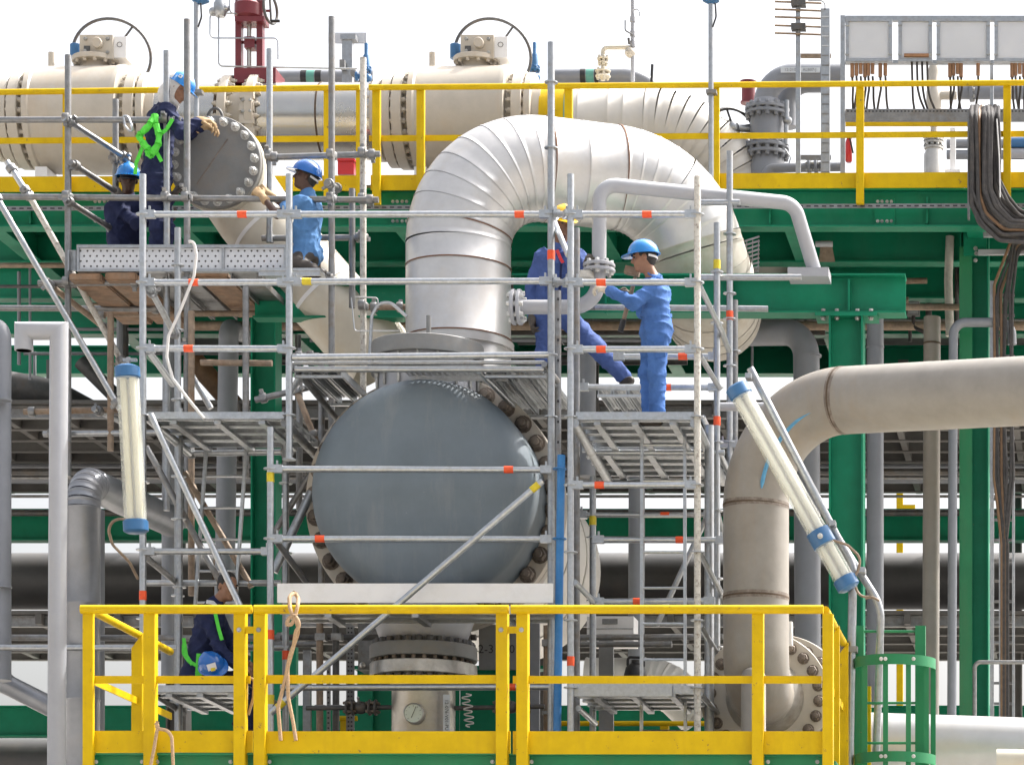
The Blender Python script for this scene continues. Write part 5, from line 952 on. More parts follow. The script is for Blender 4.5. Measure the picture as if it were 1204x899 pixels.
for (x0, y0, x1, y1, Y0, Y1, m) in ((652, 262, 668, 300, 0.2, YA, 'galv_bright'), (823, 337, 848, 388, YA, 0.7, 'galv_bright'), (848, 388, 857, 412, 0.7, 1.1, 'galv'), (823, 418, 846, 456, YA, 0.7, 'galv'), (826, 490, 860, 562, 0.6, 1.2, 'galv'), (772, 735, 840, 588, 0.9, 0.9, 'galv'), (823, 650, 850, 700, YA, 0.8, 'galv'), (823, 735, 842, 765, YA, 0.8, 'galv'), (823, 815, 844, 838, YA, 0.8, 'galv'), (676, 684, 699, 708, YA, 0.4, 'galv'), (843, 600, 852, 638, 0.8, 1.2, 'galv'), (843, 690, 855, 720, 0.8, 1.2, 'galv'), (680, 832, 700, 850, -0.3, 0.6, 'galv_bright')):
    led(sr_, x0, y0, x1, y1, Y0, Y1, m, nm='brace', head=False, r=0.026)
led(sr_, 675, 497, 716, 566, YA, 2.0, 'galv', nm='transom', head=False, r=0.045); led(sr_, 817, 497, 850, 566, YA, 2.0, 'galv', nm='transom', head=False, r=0.045)
led(sr_, 690, 532, 852, 532, 0.8, m='galv_bright', head=False, nm='transom', r=0.03); led(sr_, 705, 567, 852, 567, 2.0, m='galv', head=False, nm='transom', r=0.03)
# ---- rear tube-and-clamp scaffold at upper left
st = scaffold('tube and clamp scaffold holding the wooden planks at upper left', P(150, 935, 1.8))
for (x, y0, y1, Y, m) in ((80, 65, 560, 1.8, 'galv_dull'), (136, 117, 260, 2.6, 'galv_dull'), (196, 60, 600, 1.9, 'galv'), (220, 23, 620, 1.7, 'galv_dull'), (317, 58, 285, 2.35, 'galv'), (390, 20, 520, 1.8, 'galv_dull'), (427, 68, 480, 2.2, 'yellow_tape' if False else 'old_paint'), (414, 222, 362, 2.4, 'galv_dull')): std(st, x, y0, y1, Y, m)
for (x0, y0, x1, y1, Y0, Y1, m) in ((-30, 141, 213, 141, 1.85, 1.85, 'galv_dull'), (-30, 231, 445, 235, 1.85, 1.85, 'galv_dull'), (313, 185, 447, 181, 2.1, 2.1, 'galv_dull'), (308, 280, 432, 279, 2.4, 2.4, 'galv_dull'), (45, 333, 168, 332, 1.75, 1.75, 'galv_dull'), (-30, 362, 192, 363, 2.6, 2.6, 'galv_dull'), (110, 369, 432, 368, 2.9, 2.9, 'galv_brown'), (430, 361, 480, 361, 2.4, 2.4, 'galv_brown'), (28, 484, 166, 481, 2.0, 2.0, 'wood' if False else 'galv_brown'), (51, 510, 205, 508, 1.9, 1.9, 'galv'),
                                  (342, 419, 375, 418, 1.9, 1.9, 'galv')):
    led(st, x0, y0, x1, y1, Y0, Y1, m, head=False, clamp=True)
for (x0, y0, x1, y1, Y0, Y1, m) in ((75, 139, 151, 188, 1.7, 2.6, 'galv'), (83, 191, 142, 229, 1.7, 2.5, 'galv_dull'), (76, 234, 136, 272, 1.7, 2.6, 'galv_dull'), (-8, 225, 142, 482, 1.6, 1.6, 'galv'), (8, 190, 35, 232, 1.9, 1.9, 'galv_bright'), (30, 222, 147, 432, 2.0, 2.0, 'old_paint'), (53, 331, 128, 389, 1.6, 2.8, 'galv_brown'), (385, 215, 398, 222, 1.6, 2.1, 'galv_dull'), (110, 480, 152, 500, 1.9, 2.4, 'galv')):
    led(st, x0, y0, x1, y1, Y0, Y1, m, nm='brace', head=False, clamp=True)
# ---- decks
def deck(label, x0, x1, y, Y0, Y1, n, along='x', m='galv_bright', th=0.065, front=None):
    z = P(0, y, Y0).z; xa, xb = P(x0, 0, Y0).x, P(x1, 0, Y0).x
    t = thing('scaffold_deck', label, 'deck', ((xa + xb) / 2, Y0, z), 'scaffold decks'); zc = z
    if along == 'x':
        w_ = (Y1 - Y0) / n
        for k in range(n):
            yc = Y0 + w_ * (k + .5); mb = MB().box(((xa + xb) / 2, yc, zc), ((xb - xa) / 2, w_ / 2 - 0.006, 0.004))
            for s_ in (-1, 1): mb.box(((xa + xb) / 2, yc + s_ * (w_ / 2 - 0.012), zc - th / 2), ((xb - xa) / 2, 0.004, th / 2 - 0.001)); mb.box(((xa + xb) / 2, yc + s_ * (w_ / 2 - 0.03), zc - th), ((xb - xa) / 2, 0.02, 0.003))
            nr_ = max(3, int((xb - xa) / 0.09))
            for j in range(nr_): mb.box((xa + (xb - xa) * (j + .5) / nr_, yc, zc - 0.012), (0.012, w_ / 2 - 0.02, 0.006))
            pl = obj('plank', mb, m, t, False)
        for k in range(3):
            xx = xa + (xb - xa) * (0.18 + 0.32 * k); obj('stiffener', MB().box((xx, (Y0 + Y1) / 2, zc - th - 0.02), (0.03, (Y1 - Y0) / 2, 0.016)), 'galv', t, False)
    else:
        w_ = (xb - xa) / n
        for k in range(n):
            xc = xa + w_ * (k + .5); mb = MB().box((xc, (Y0 + Y1) / 2, zc), (w_ / 2 - 0.006, (Y1 - Y0) / 2, 0.004))
            for s_ in (-1, 1): mb.box((xc + s_ * (w_ / 2 - 0.012), (Y0 + Y1) / 2, zc - th / 2), (0.004, (Y1 - Y0) / 2, th / 2 - 0.001))
            for j in range(3): mb.box((xc + (j - 1) * w_ * 0.26, (Y0 + Y1) / 2, zc - 0.010), (0.008, (Y1 - Y0) / 2 - 0.01, 0.005))
            obj('plank', mb, m, t, False)
        for yy in (Y0 + 0.02, Y1 - 0.02): obj('end_channel', MB().box(((xa + xb) / 2, yy, zc - th - 0.014), ((xb - xa) / 2, 0.02, 0.012)), m, t, False)
    if front: obj('edge_board', pbox(MB(), front[0], front[1], front[2], front[3], Y0 - 0.035, 0.025), front[4], t, False)
    return t
deck('left steel deck halfway up, behind the diagonal brace', 174, 337, 485, 0.05, 1.25, 4, front=(174, 484, 334, 492, 'galv_bright'))
deck('steel deck under the hammering worker', 677, 816, 486, YA + 0.05, 0.78, 4, front=(677, 484, 816, 493, 'galv_bright'))
deck('steel deck behind the one the hammering worker stands on', 677, 826, 486 + 0.0, 0.86 , 2.0, 4) if False else None
d_ = deck('rear steel deck, seen from below, behind the hammering worker', 684, 842, 522, 0.85, 2.0, 4)
deck('low steel deck on which the bare-headed worker sits', 178, 292, 806, 0.05, 1.25, 4, front=(178, 805, 290, 813, 'galv_bright'))
deck('low steel deck behind the front railing at right', 673, 816, 806, YA + 0.05, 0.8, 4, front=(673, 803, 790, 818, 'galv_bright'))
deck('narrow ribbed deck at the upper left edge of the dished cover', 346, 402, 432, 0.08, 1.25, 3, 'y')
deck('narrow ribbed deck below the left blue worker', 570, 642, 432, 0.08, 1.75, 3, 'y')
deck('narrow ribbed deck under the outstretched foot of the left blue worker', 702, 756, 455, 1.05, 1.95, 3, 'y')
deck('steel deck below the white board under the vessel', 328, 648, 712, -0.42, 0.14, 2, front=(326, 685.5, 650, 708, 'white_paint'))
obj
# perforated plank over the vessel nozzle: the sun comes through its holes
pp = thing('perforated_plank', 'perforated steel plank in front of the nozzle above the dished cover', 'plank', P(545, 428, 0.1))
zz_ = P(0, 430, 0.1).z; xa = P(470, 0, 0.1).x; xb = P(600, 0, 0.1).x
def perforated(xa, xb, Ya, Yb, z, nx, ny, hole=0.5):
    mb = MB(); dx = (xb - xa) / nx; dy = (Yb - Ya) / ny; vs_ = []; fs = []
    for i in range(nx):
        for j in range(ny):
            x0, y0 = xa + i * dx, Ya + j * dy; cx_, cy_ = x0 + dx / 2, y0 + dy / 2; h = hole / 2; o = len(vs_)
            vs_ += [(x0, y0, z), (x0 + dx, y0, z), (x0 + dx, y0 + dy, z), (x0, y0 + dy, z), (cx_ - dx * h, cy_ - dy * h, z), (cx_ + dx * h, cy_ - dy * h, z), (cx_ + dx * h, cy_ + dy * h, z), (cx_ - dx * h, cy_ + dy * h, z)]
            fs += [(o, o + 1, o + 5, o + 4), (o + 1, o + 2, o + 6, o + 5), (o + 2, o + 3, o + 7, o + 6), (o + 3, o, o + 4, o + 7)]
    return mb.add(vs_, fs)
obj('plank_sheet', perforated(xa, xb, 0.09, 0.49, zz_, 20, 8, 0.42), 'galv', pp, False)
for yy in (0.09, 0.49): obj('plank_edge', MB().box(((xa + xb) / 2, yy, zz_ - 0.025), ((xb - xa) / 2, 0.003, 0.024)), 'galv', pp, False)
# toe board on the planked deck
tb = thing('toe_plank', 'dimpled steel plank on edge in front of the two navy workers', 'plank', P(212, 318, 1.66))
obj('sheet', pbox(MB(), 90, 290, 336, 318, 1.66, 0.04), 'panel_white', tb, False); obj('top_lip', pbox(MB(), 90, 287.5, 336, 291, 1.63, 0.07), 'galv', tb, False); obj('bottom_lip', pbox(MB(), 90, 316, 336, 319, 1.63, 0.07), 'galv', tb, False)
for x in (91.5, 262, 335): obj('rib', pbox(MB(), x - 1.5, 291.2, x + 1.5, 315.8, 1.64, 0.03), 'galv', tb, False)
mb = MB(); random.seed(3)
for i in range(31):
    for j in range(4):
        x = 95 + i * 7.7 + (j % 2) * 3.8 + random.uniform(-.6, .6)
        if abs(x - 262) > 3 and x < 332: mb.lathe([(0.011, 0), (0.008, 0.006)], P(x, 295 + j * 6, 1.661), (0, -1, 0), 6)
q = obj('dimples', mb, 'dark_steel', tb); q['kind'] = 'stuff'
lp_ = thing('steel_plank', 'steel plank edge under the kneeling light-blue worker', 'plank', P(340, 322, 1.7)); obj('sheet', pbox(MB(), 304, 315, 376, 318, 1.5, 0.32), 'galv_bright', lp_, False); obj('lip', pbox(MB(), 304, 318.2, 376, 324, 1.52, 0.02), 'galv_bright', lp_, False)
ep = thing('end_plate', 'small upright steel bracket at the left end of the planked deck', 'bracket', P(86, 318, 1.7)); obj('web', pbox(MB(), 81, 294, 89, 318, 1.72, 0.03), 'galv', ep, False); obj('lip', pbox(MB(), 79.5, 294, 81, 318, 1.66, 0.09), 'galv', ep, False)
def wplank(label, x0, x1, y0, y1, Y0, Y1, m='wood'):
    o = obj('wooden_plank', pbox(MB(), x0, y0, x1, y1, Y0, Y1 - Y0), m, None, False); bm = bmesh.new(); bm.from_mesh(o.data); bmesh.ops.bevel(bm, geom=bm.edges[:], offset=0.012, segments=2, affect='EDGES'); bm.to_mesh(o.data); bm.free(); tag(o, label, 'plank', 'wooden planks of the left deck'); return o
wplank('leftmost wooden plank end of the upper left deck', 81, 119, 321, 330, 1.6, 3.3); wplank('wooden plank, second from the left on the upper left deck', 123, 160, 320, 329.5, 1.6, 3.3)
wplank('wooden plank below the blind flange on the upper left deck', 229, 268, 319, 326, 1.75, 3.3)
for (x0, x1, lb_) in ((164, 196, 'steel plank left of the gap in the upper left deck'), (198, 227, 'steel plank in the middle of the upper left deck'), (271, 303, 'steel plank beside the kneeling worker on the upper left deck')):
    t = thing('steel_plank', lb_, 'plank', P(x0, 324, 1.75), 'steel planks of the left deck'); obj('sheet', pbox(MB(), x0, 320, x1, 321.5, 1.72, 1.6), 'galv_dull', t, False)
    for x in (x0, x1 - 1.5): obj('lip', pbox(MB(), x, 321.6, x + 1.5, 327, 1.72, 1.6), 'galv_dull', t, False)
# ---- ladders
def ladder(label, x0a, x1a, y0, x0b, x1b, y1, Y, rungs):
    t = thing('scaffold_ladder', label, 'ladder', P(x0b, y1, Y))
    for a, b in ((x0a, x0b), (x1a, x1b)): obj('stile', MB().bar(P(a, y0, Y), P(b, y1, Y), 0.045, 0.026, X3), 'galv_bright', t, False)
    for y in rungs: f_ = (y - y0) / (y1 - y0); obj('rung', MB().tube([P(x0a + (x0b - x0a) * f_, y, Y), P(x1a + (x1b - x1a) * f_, y, Y)], 0.013, 8), 'galv_bright', t)
ladder('small ladder under the left scaffold deck', 243, 290, 520, 229, 276, 720, 1.25, (560, 597, 634, 671, 708))
ladder('tall ladder inside the right scaffold tower', 755, 805, 496, 754, 806, 930, 0.2, (523, 565, 607, 649, 691, 733, 775, 817, 859))

# thin wires and loose ends near the arch pipe
ww = thing('loose_cable', 'thin grey cable arching beside the foot of the arch pipe', 'cable', P(436, 430, 1.6))
obj('strand', MB().tube(fillet([P(434, 432, 1.3), P(437, 372, 1.3), P(445, 356, 1.3), P(460, 356, 1.3), P(478, 372, 1.3)], 0.1, 6), 0.016, 8), 'galv', ww); obj('strand', MB().tube(fillet([P(413, 350, 1.3), P(417, 389, 1.3), P(470, 389, 1.3)], 0.03, 4), 0.007, 6), 'galv', ww); obj('strand', MB().tube(fillet([P(418, 349, 1.3), P(444, 350, 1.3), P(445, 362, 1.3)], 0.03, 4), 0.007, 6), 'galv', ww)
for (x, y, Y, t_) in ((80, 141, 1.8, st), (80, 232, 1.8, st), (80, 333, 1.78, st), (196, 141, 1.9, st), (196, 233, 1.9, st), (220, 233, 1.72, st), (220, 333, 1.72, st), (317, 183, 2.3, st), (390, 183, 1.85, st), (390, 234, 1.82, st), (427, 181, 2.15, st), (427, 235, 2.1, st), (136, 188, 2.6, st), (427, 279, 2.3, st), (220, 409, 1.72, st), (390, 330, 1.8, st), (427, 360, 2.2, st)):
    place('coupler', cl_me, P(x, y, Y), t_, (0, 0, 1), random.random() * 6, 1.05); place('coupler', cl_me, P(x, y, Y) - Y3 * 0.06, t_, (1, 0, 0), random.random() * 6)
# ================================================================== people: bodies and clothes grown from distance fields
def smin(a, b, k):
    h = np.maximum(k - np.abs(a - b), 0.0) / k; return np.minimum(a, b) - h * h * k * 0.25
def field_mesh(prims, h, wob=0.0, seed=0):
    lo = np.array([1e9] * 3); hi = -lo
    for p in prims:
        if p[0] == 'c':
            for q, r in ((p[1], p[3]), (p[2], p[4])): lo = np.minimum(lo, np.array(q) - r); hi = np.maximum(hi, np.array(q) + r)
        else: r = max(p[2]); lo = np.minimum(lo, np.array(p[1]) - r); hi = np.maximum(hi, np.array(p[1]) + r)
    lo -= 0.05; hi += 0.05; n = np.ceil((hi - lo) / h).astype(int) + 1
    ax = [lo[i] + h * np.arange(n[i]) for i in range(3)]; f = np.full(n, 0.3)
    for p in prims:
        k = p[-1]; 
        if p[0] == 'c': pts = np.array([p[1], p[2]]); rm = max(p[3], p[4])
        else: pts = np.array([p[1]]); rm = max(p[2])
        a = pts.min(0) - rm - k - 0.03; b = pts.max(0) + rm + k + 0.03
        i0 = np.maximum(0, np.floor((a - lo) / h).astype(int)); i1 = np.minimum(n, np.ceil((b - lo) / h).astype(int) + 1)
        sl = tuple(slice(i0[i], i1[i]) for i in range(3)); X, Y, Z = np.meshgrid(ax[0][sl[0]], ax[1][sl[1]], ax[2][sl[2]], indexing='ij')
        if p[0] == 'c':
            A = np.array(p[1]); Bv = np.array(p[2]) - A; L2 = max(1e-9, Bv @ Bv); dx, dy, dz = X - A[0], Y - A[1], Z - A[2]
            t = np.clip((dx * Bv[0] + dy * Bv[1] + dz * Bv[2]) / L2, 0, 1); d = np.sqrt((dx - t * Bv[0]) ** 2 + (dy - t * Bv[1]) ** 2 + (dz - t * Bv[2]) ** 2) - (p[3] + (p[4] - p[3]) * t)
        else:
            M = np.array(p[3]); r = np.array(p[2]); dx, dy, dz = X - p[1][0], Y - p[1][1], Z - p[1][2]
            u = [(M[0][i] * dx + M[1][i] * dy + M[2][i] * dz) for i in range(3)]
            k0 = np.sqrt(sum((u[i] / r[i]) ** 2 for i in range(3))); k1 = np.sqrt(sum((u[i] / r[i] ** 2) ** 2 for i in range(3))); d = k0 * (k0 - 1) / np.maximum(k1, 1e-6)
        f[sl] = smin(f[sl], d, k)
    if wob:
        X, Y, Z = np.meshgrid(*ax, indexing='ij'); rs = np.random.RandomState(seed)
        for i in range(5):
            w_ = rs.normal(size=3) * np.array([1, 1, 1.5]); w_ /= np.linalg.norm(w_); fr_ = rs.uniform(16, 34); ph = rs.uniform(0, 6.3)
            u_ = fr_ * (w_[0] * X + w_[1] * Y + w_[2] * Z) + ph + 1.6 * np.sin(7 * Z + 6 * X + ph) + 0.9 * np.sin(15 * X - 12 * Z + 2 * ph)
            m_ = 0.5 + 0.5 * np.sin(5 * X + 7 * Z + 4 * Y + 2.1 * ph)
            f -= wob * m_ * ((1 - np.abs(np.sin(u_))) ** 3 - 0.25)
    # surface nets
    s = f < 0; c = (n - 1); cnt = np.zeros(c, int); acc = np.zeros(tuple(c) + (3,))
    cor = [(i, j, k) for i in (0, 1) for j in (0, 1) for k in (0, 1)]
    V = {q: f[q[0]:q[0] + c[0], q[1]:q[1] + c[1], q[2]:q[2] + c[2]] for q in cor}
    for q in cor:
        for a_ in range(3):
            if q[a_] == 0:
                q2 = list(q); q2[a_] = 1; q2 = tuple(q2); va, vb = V[q], V[q2]; m = (va < 0) != (vb < 0); t = np.where(m, va / np.where(va - vb == 0, 1, va - vb), 0)
                cnt += m
                for b_ in range(3): acc[..., b_] += np.where(m, q[b_] + (t if b_ == a_ else 0), 0)
    act = cnt > 0; idx = -np.ones(c, int); idx[act] = np.arange(act.sum()); base = np.argwhere(act); vv = lo + h * (base + acc[act] / cnt[act][:, None])
    faces = []
    for a_ in range(3):
        b_, c_ = (a_ + 1) % 3, (a_ + 2) % 3; sl0 = [slice(1, n[i] - 1) for i in range(3)]; sl0[a_] = slice(0, n[a_] - 1); sl1 = list(sl0); sl1[a_] = slice(1, n[a_])
        A = s[tuple(sl0)]; Bm = s[tuple(sl1)]; e = np.argwhere(A != Bm); off = np.array([0 if i == a_ else 1 for i in range(3)]); e = e + off
        sg = A[tuple((e - off).T)]
        def g(db, dc): 
            q = e.copy(); q[:, b_] -= db; q[:, c_] -= dc; return idx[tuple(q.T)]
        q4 = np.stack([g(0, 0), g(1, 0), g(1, 1), g(0, 1)], 1); q4[~sg] = q4[~sg][:, ::-1]; faces.append(q4)
    F4 = np.concatenate(faces)
    for _ in range(2):                                              # light smoothing
        acc2 = np.zeros_like(vv); cn = np.zeros(len(vv))
        for i in range(4): np.add.at(acc2, F4[:, i], vv[F4[:, (i + 1) % 4]]); np.add.at(cn, F4[:, i], 1); np.add.at(acc2, F4[:, i], vv[F4[:, (i - 1) % 4]]); np.add.at(cn, F4[:, i], 1)
        vv = 0.5 * vv + 0.5 * acc2 / np.maximum(cn, 1)[:, None]
    return vv, F4
def field_obj(name, prims, h, m, parent, wob=0.0, seed=0):
    vv, F4 = field_mesh([tuple(tuple(x) if isinstance(x, Vector) else x for x in p) for p in prims], h, wob, seed); off = np.array(BASE[parent.name])
    me = bpy.data.meshes.new(name); me.from_pydata((vv - off).tolist(), [], F4.tolist()); me.update(); me.materials.append(MAT[m]); me.shade_smooth()
    o = bpy.data.objects.new(name, me); link(o, parent); BASE[o.name] = Vector(off); return o
def basis(f, u):
    f = Vector(f).normalized(); u = Vector(u); r = f.cross(u).normalized(); u = r.cross(f).normalized(); return r, f, u
def hand_prims(wr, d, pn, side, curl=0.6, g=1.0, rad=0.0095):
    """palm and five fingers; d along the hand, pn palm normal, side towards the thumb"""
    d = Vector(d).normalized(); pn = Vector(pn); pn = (pn - d * pn.dot(d)).normalized(); s = d.cross(pn).normalized() * side; out = []
    wr = Vector(wr); out.append(('c', wr - d * 0.01, wr + d * 0.035 * g, 0.026 * g, 0.028 * g, 0.02))
    for i, (sp_, ln) in enumerate(((0.030, 0.074), (0.010, 0.082), (-0.010, 0.076), (-0.029, 0.060))):
        k0 = wr + d * 0.03 * g + s * sp_ * 0.7 * g; k1 = wr + d * (0.092 - 0.006 * abs(i - 1)) * g + s * sp_ * g; out.append(('c', k0, k1, 0.016 * g, 0.0135 * g, 0.015))
        q = k1; a = 0.25 + 0.1 * i
        for j, fr_ in enumerate((0.45, 0.32, 0.26)):
            a += curl * (0.75 if j == 0 else 1.0); dd = d * math.cos(a) + pn * math.sin(a) + s * sp_ * 1.5 * (1 - j * .4); dd.normalize(); e = q + dd * ln * fr_ * g; out.append(('c', q, e, rad * g * (1.05 - .08 * j), rad * g * (1.0 - .1 * j), 0.005)); q = e
    q = wr + d * 0.025 * g + s * 0.022 * g; dd = (d * 0.6 + s * 0.75 + pn * 0.25).normalized(); e = q + dd * 0.045 * g; out.append(('c', q, e, 0.015 * g, 0.012 * g, 0.012)); dd = (d * 0.85 + s * 0.25 + pn * 0.45).normalized(); e2 = e + dd * 0.032 * g; out.append(('c', e, e2, 0.0115 * g, 0.0105 * g, 0.005)); out.append(('c', e2, e2 + (dd + pn * .3).normalized() * 0.026 * g, 0.0105 * g, 0.009 * g, 0.005))
    return out
def helmet(parent, c, f, u, m, emblem=None, band='cloth_white', sc=1.0):
    r, f, u = basis(f, u); c = Vector(c) + u * 0.035 * sc; mb = MB(); n, rows = 36, 12; vs_ = []
    def pt(a, t):
        x, y = math.cos(a), math.sin(a); rx, ry, rz = 0.118, 0.142, 0.128
        q = r * (x * rx * math.sin(t)) + f * (y * ry * math.sin(t)) + u * (rz * math.cos(t)); sx = x * rx * math.sin(t)
        return c + (q + u * 0.008 * math.exp(-(sx / 0.02) ** 2) * max(0, math.cos(t)) ** 0.5) * sc
    for i in range(rows + 1):
        t = 0.02 + (math.pi / 2 - 0.02) * i / rows; vs_ += [pt(2 * math.pi * k / n, t) for k in range(n)]
    def brim(a, e, dz):
        x, y = math.cos(a), math.sin(a); ex = 0.012 + 0.050 * max(0, y) ** 3; return c + (r * x * (0.118 + ex * e) + f * y * (0.142 + ex * e) + u * (dz - 0.012 * e * max(0, y) ** 3)) * sc
    vs_ += [brim(2 * math.pi * k / n, 1, -0.004) for k in range(n)] + [brim(2 * math.pi * k / n, 1, -0.011) for k in range(n)] + [brim(2 * math.pi * k / n, -0.4, -0.011) for k in range(n)]
    for i in range(rows, -1, -1):
        t = 0.02 + (math.pi / 2 - 0.02) * i / rows; vs_ += [c + (pt(2 * math.pi * k / n, t) - c) * 0.965 for k in range(n)]
    R_ = len(vs_) // n; fs = [(i * n + k, (i + 1) * n + k, (i + 1) * n + (k + 1) % n, i * n + (k + 1) % n) for i in range(R_ - 1) for k in range(n)]; fs.append(tuple(range(n))[::-1])
    h = obj('helmet', mb.add(vs_, fs), m, parent, ang=50)
    if band:
        pts = [c + (r * 0.104 * math.cos(a) + f * 0.122 * math.sin(a) - u * (0.028 + 0.02 * max(0, -math.sin(a)))) * sc for a in [math.pi * 1.12 + math.pi * 0.76 * k / 16 for k in range(17)]]
        bb = MB(); 
        for i in range(16): bb.bar(pts[i], pts[i + 1], 0.004, 0.020, u)
        obj('suspension_band', bb, band, h, False)
    if emblem:
        for (side_, ) in emblem:
            q = c + (r * side_ * 0.108 + f * 0.02 + u * 0.055) * sc; nn = (r * side_ * 0.9 + u * 0.35).normalized(); obj('emblem', MB().bar(q - f * 0.018 + nn * 0.004, q + f * 0.018 + nn * 0.004, 0.008, 0.034, (u - nn * u.dot(nn)).normalized()), 'cloth_white', h, False)
            obj('emblem_mark', MB().bar(q - f * 0.009 + nn * 0.009, q + f * 0.009 + nn * 0.009, 0.002, 0.016, (u - nn * u.dot(nn)).normalized()), 'yellow_tape' if emblem[0][0] > 1.01 else 'lamp_blue', h, False)
    return h
def person(label, J, f, u, outfit, skin, Y0, sc=1.0, gloves=None, hands=None, short=False, seed=1, base=None, hair=True, k_shoulder=1.0):
    """J: joints as (photo x, photo y, distance); every person is one body mesh with clothes over it"""
    j = {k: P(*v) for k, v in J.items()}; t = thing('person', label, 'person', base if base else Vector((j['pel'].x, j['pel'].y, min(j['anL'].z, j['anR'].z) - 0.08 * sc)))
    r, f, u = basis(f, u); c = j['head']; up_ = []
    M = [[r[i], f[i], u[i]] for i in range(3)]
    def E(q, rad, k): return ('e', q, tuple(x * sc for x in rad), M, k)
    H = [E(c + u * 0.022 * sc - f * 0.012 * sc, (0.076, 0.096, 0.098), 0.02), E(c + (f * 0.026 - u * 0.040) * sc, (0.060, 0.068, 0.085), 0.02), ('c', c + (f * 0.045 - u * 0.098) * sc, c + (f * 0.062 - u * 0.102) * sc, 0.034 * sc, 0.026 * sc, 0.02),
         ('c', c + (f * 0.090 + u * 0.006) * sc, c + (f * 0.110 - u * 0.034) * sc, 0.010 * sc, 0.015 * sc, 0.012), ('c', c + (f * 0.080 + u * 0.020 + r * 0.035) * sc, c + (f * 0.080 + u * 0.020 - r * 0.035) * sc, 0.014 * sc, 0.014 * sc, 0.015),
         ('c', c + (f * 0.088 - u * 0.066 + r * 0.018) * sc, c + (f * 0.088 - u * 0.066 - r * 0.018) * sc, 0.010 * sc, 0.010 * sc, 0.008)]
    for s_ in (-1, 1): H.append(E(c + (r * s_ * 0.080 - f * 0.008 - u * 0.012) * sc, (0.011, 0.019, 0.032), 0.006)); H.append(E(c + (r * s_ * 0.040 + f * 0.058 - u * 0.030) * sc, (0.026, 0.024, 0.026), 0.02))
    body = list(H) + [('c', c - u * 0.06 * sc - f * 0.015 * sc, j['neck'], 0.054 * sc, 0.058 * sc, 0.03)]
    def limb(a, b, ra, rb, k=0.03, ex=0.0): return ('c', a, b, (ra + ex) * sc, (rb + ex) * sc, k)
    shax = (j['shR'] - j['shL']).normalized(); hpx = (j['hipR'] - j['hipL']).normalized(); ch = j['chest']; pe = j['pel']
    def torso(ex):
        out = []
        for s_ in (-1, 1):
            out.append(limb(ch + shax * s_ * 0.085 * sc, pe + hpx * s_ * 0.055 * sc, 0.105, 0.105, 0.06, ex)); out.append(limb(ch.lerp(j['neck'], 0.35) + shax * s_ * 0.05 * sc, j['shR' if s_ > 0 else 'shL'], 0.075, 0.062, 0.05, ex * .8))
        out.append(limb(pe + hpx * -0.06 * sc, pe + hpx * 0.06 * sc, 0.112, 0.112, 0.05, ex)); out.append(limb(ch, ch.lerp(j['neck'], 0.6), 0.11, 0.075, 0.05, ex * .6)); return out
    body += torso(0.0)
    cloth = torso(0.020)
    for s_ in 'LR':
        sh, el, wr, hp, kn, an = (j[q + s_] for q in ('sh', 'el', 'wr', 'hip', 'kn', 'an'))
        body += [limb(sh, el, 0.050, 0.040), limb(el, wr, 0.040, 0.027), limb(hp, kn, 0.080, 0.056), limb(kn, an, 0.054, 0.038)]
        if short: cloth += [limb(sh, sh.lerp(el, 0.62), 0.062, 0.060, 0.03, 0.012)]
        else: cloth += [limb(sh, el, 0.056, 0.050, 0.035, 0.014), limb(el, el.lerp(wr, 0.90), 0.050, 0.041, 0.03, 0.012)]
        cloth += [limb(hp, kn, 0.092, 0.070, 0.045, 0.014), limb(kn, an.lerp(kn, 0.05), 0.070, 0.062, 0.035, 0.014)]
        fwd = J.get('toe' + s_); toe = P(*fwd) if fwd else an + Vector((f.x, f.y, 0)).normalized() * 0.15 * sc - Z3 * 0.055 * sc
        obj_prims = [('c', an + Z3 * 0.03 * sc, an - Z3 * 0.05 * sc, 0.050 * sc, 0.048 * sc, 0.03), ('c', an - Z3 * 0.05 * sc, toe, 0.046 * sc, 0.040 * sc, 0.03)]
        field_obj('boot', obj_prims, 0.012, 'boot', t)
    hp_ = {}
    if hands:
        for s_, (d, pn, sd, curl) in hands.items():
            pr = hand_prims(j['wr' + s_], d, pn, sd, curl, (1.18 if gloves else 1.05) * sc); hp_[s_] = pr
            if gloves and gloves.get(s_): 
                q = j['wr' + s_]; dd = (q - j['el' + s_]).normalized(); field_obj('glove', pr + [('c', q - dd * 0.06 * sc, q, 0.045 * sc, 0.036 * sc, 0.02)], 0.0075, gloves[s_], t)
            else: body += pr
    b_ = field_obj('body', body, 0.0085, skin, t)
    for s_ in (-1, 1): obj('eye', MB().ball(c + (r * s_ * 0.032 + f * 0.082 + u * 0.002) * sc, 0.0125 * sc, 10, 6), 'ink', b_)
    for s_ in (-1, 1): obj('eyebrow', MB().tube([c + (r * s_ * 0.016 + f * 0.096 + u * 0.024) * sc, c + (r * s_ * 0.034 + f * 0.092 + u * 0.028) * sc, c + (r * s_ * 0.052 + f * 0.078 + u * 0.022) * sc], 0.006 * sc, 6), 'hair', b_)
    cloth.append(('c', j['neck'] - (j['neck'] - ch).normalized() * 0.02, j['neck'] + (c - j['neck']).normalized() * 0.012, 0.074 * sc, 0.068 * sc, 0.03))
    cl_ = field_obj('coverall', cloth, 0.0115, outfit, t, 0.017, seed)
    wz = ch.lerp(pe, 0.62); axd = (pe - ch).normalized()
    if hair:
        hp2 = [E(c + u * 0.032 * sc - f * 0.022 * sc, (0.083, 0.098, 0.100), 0.02), E(c - f * 0.055 * sc - u * 0.03 * sc, (0.066, 0.05, 0.06), 0.02)]
        field_obj('hair', hp2, 0.010, 'hair', t, 0.003, 5)
    return t, j, (r, f, u), c
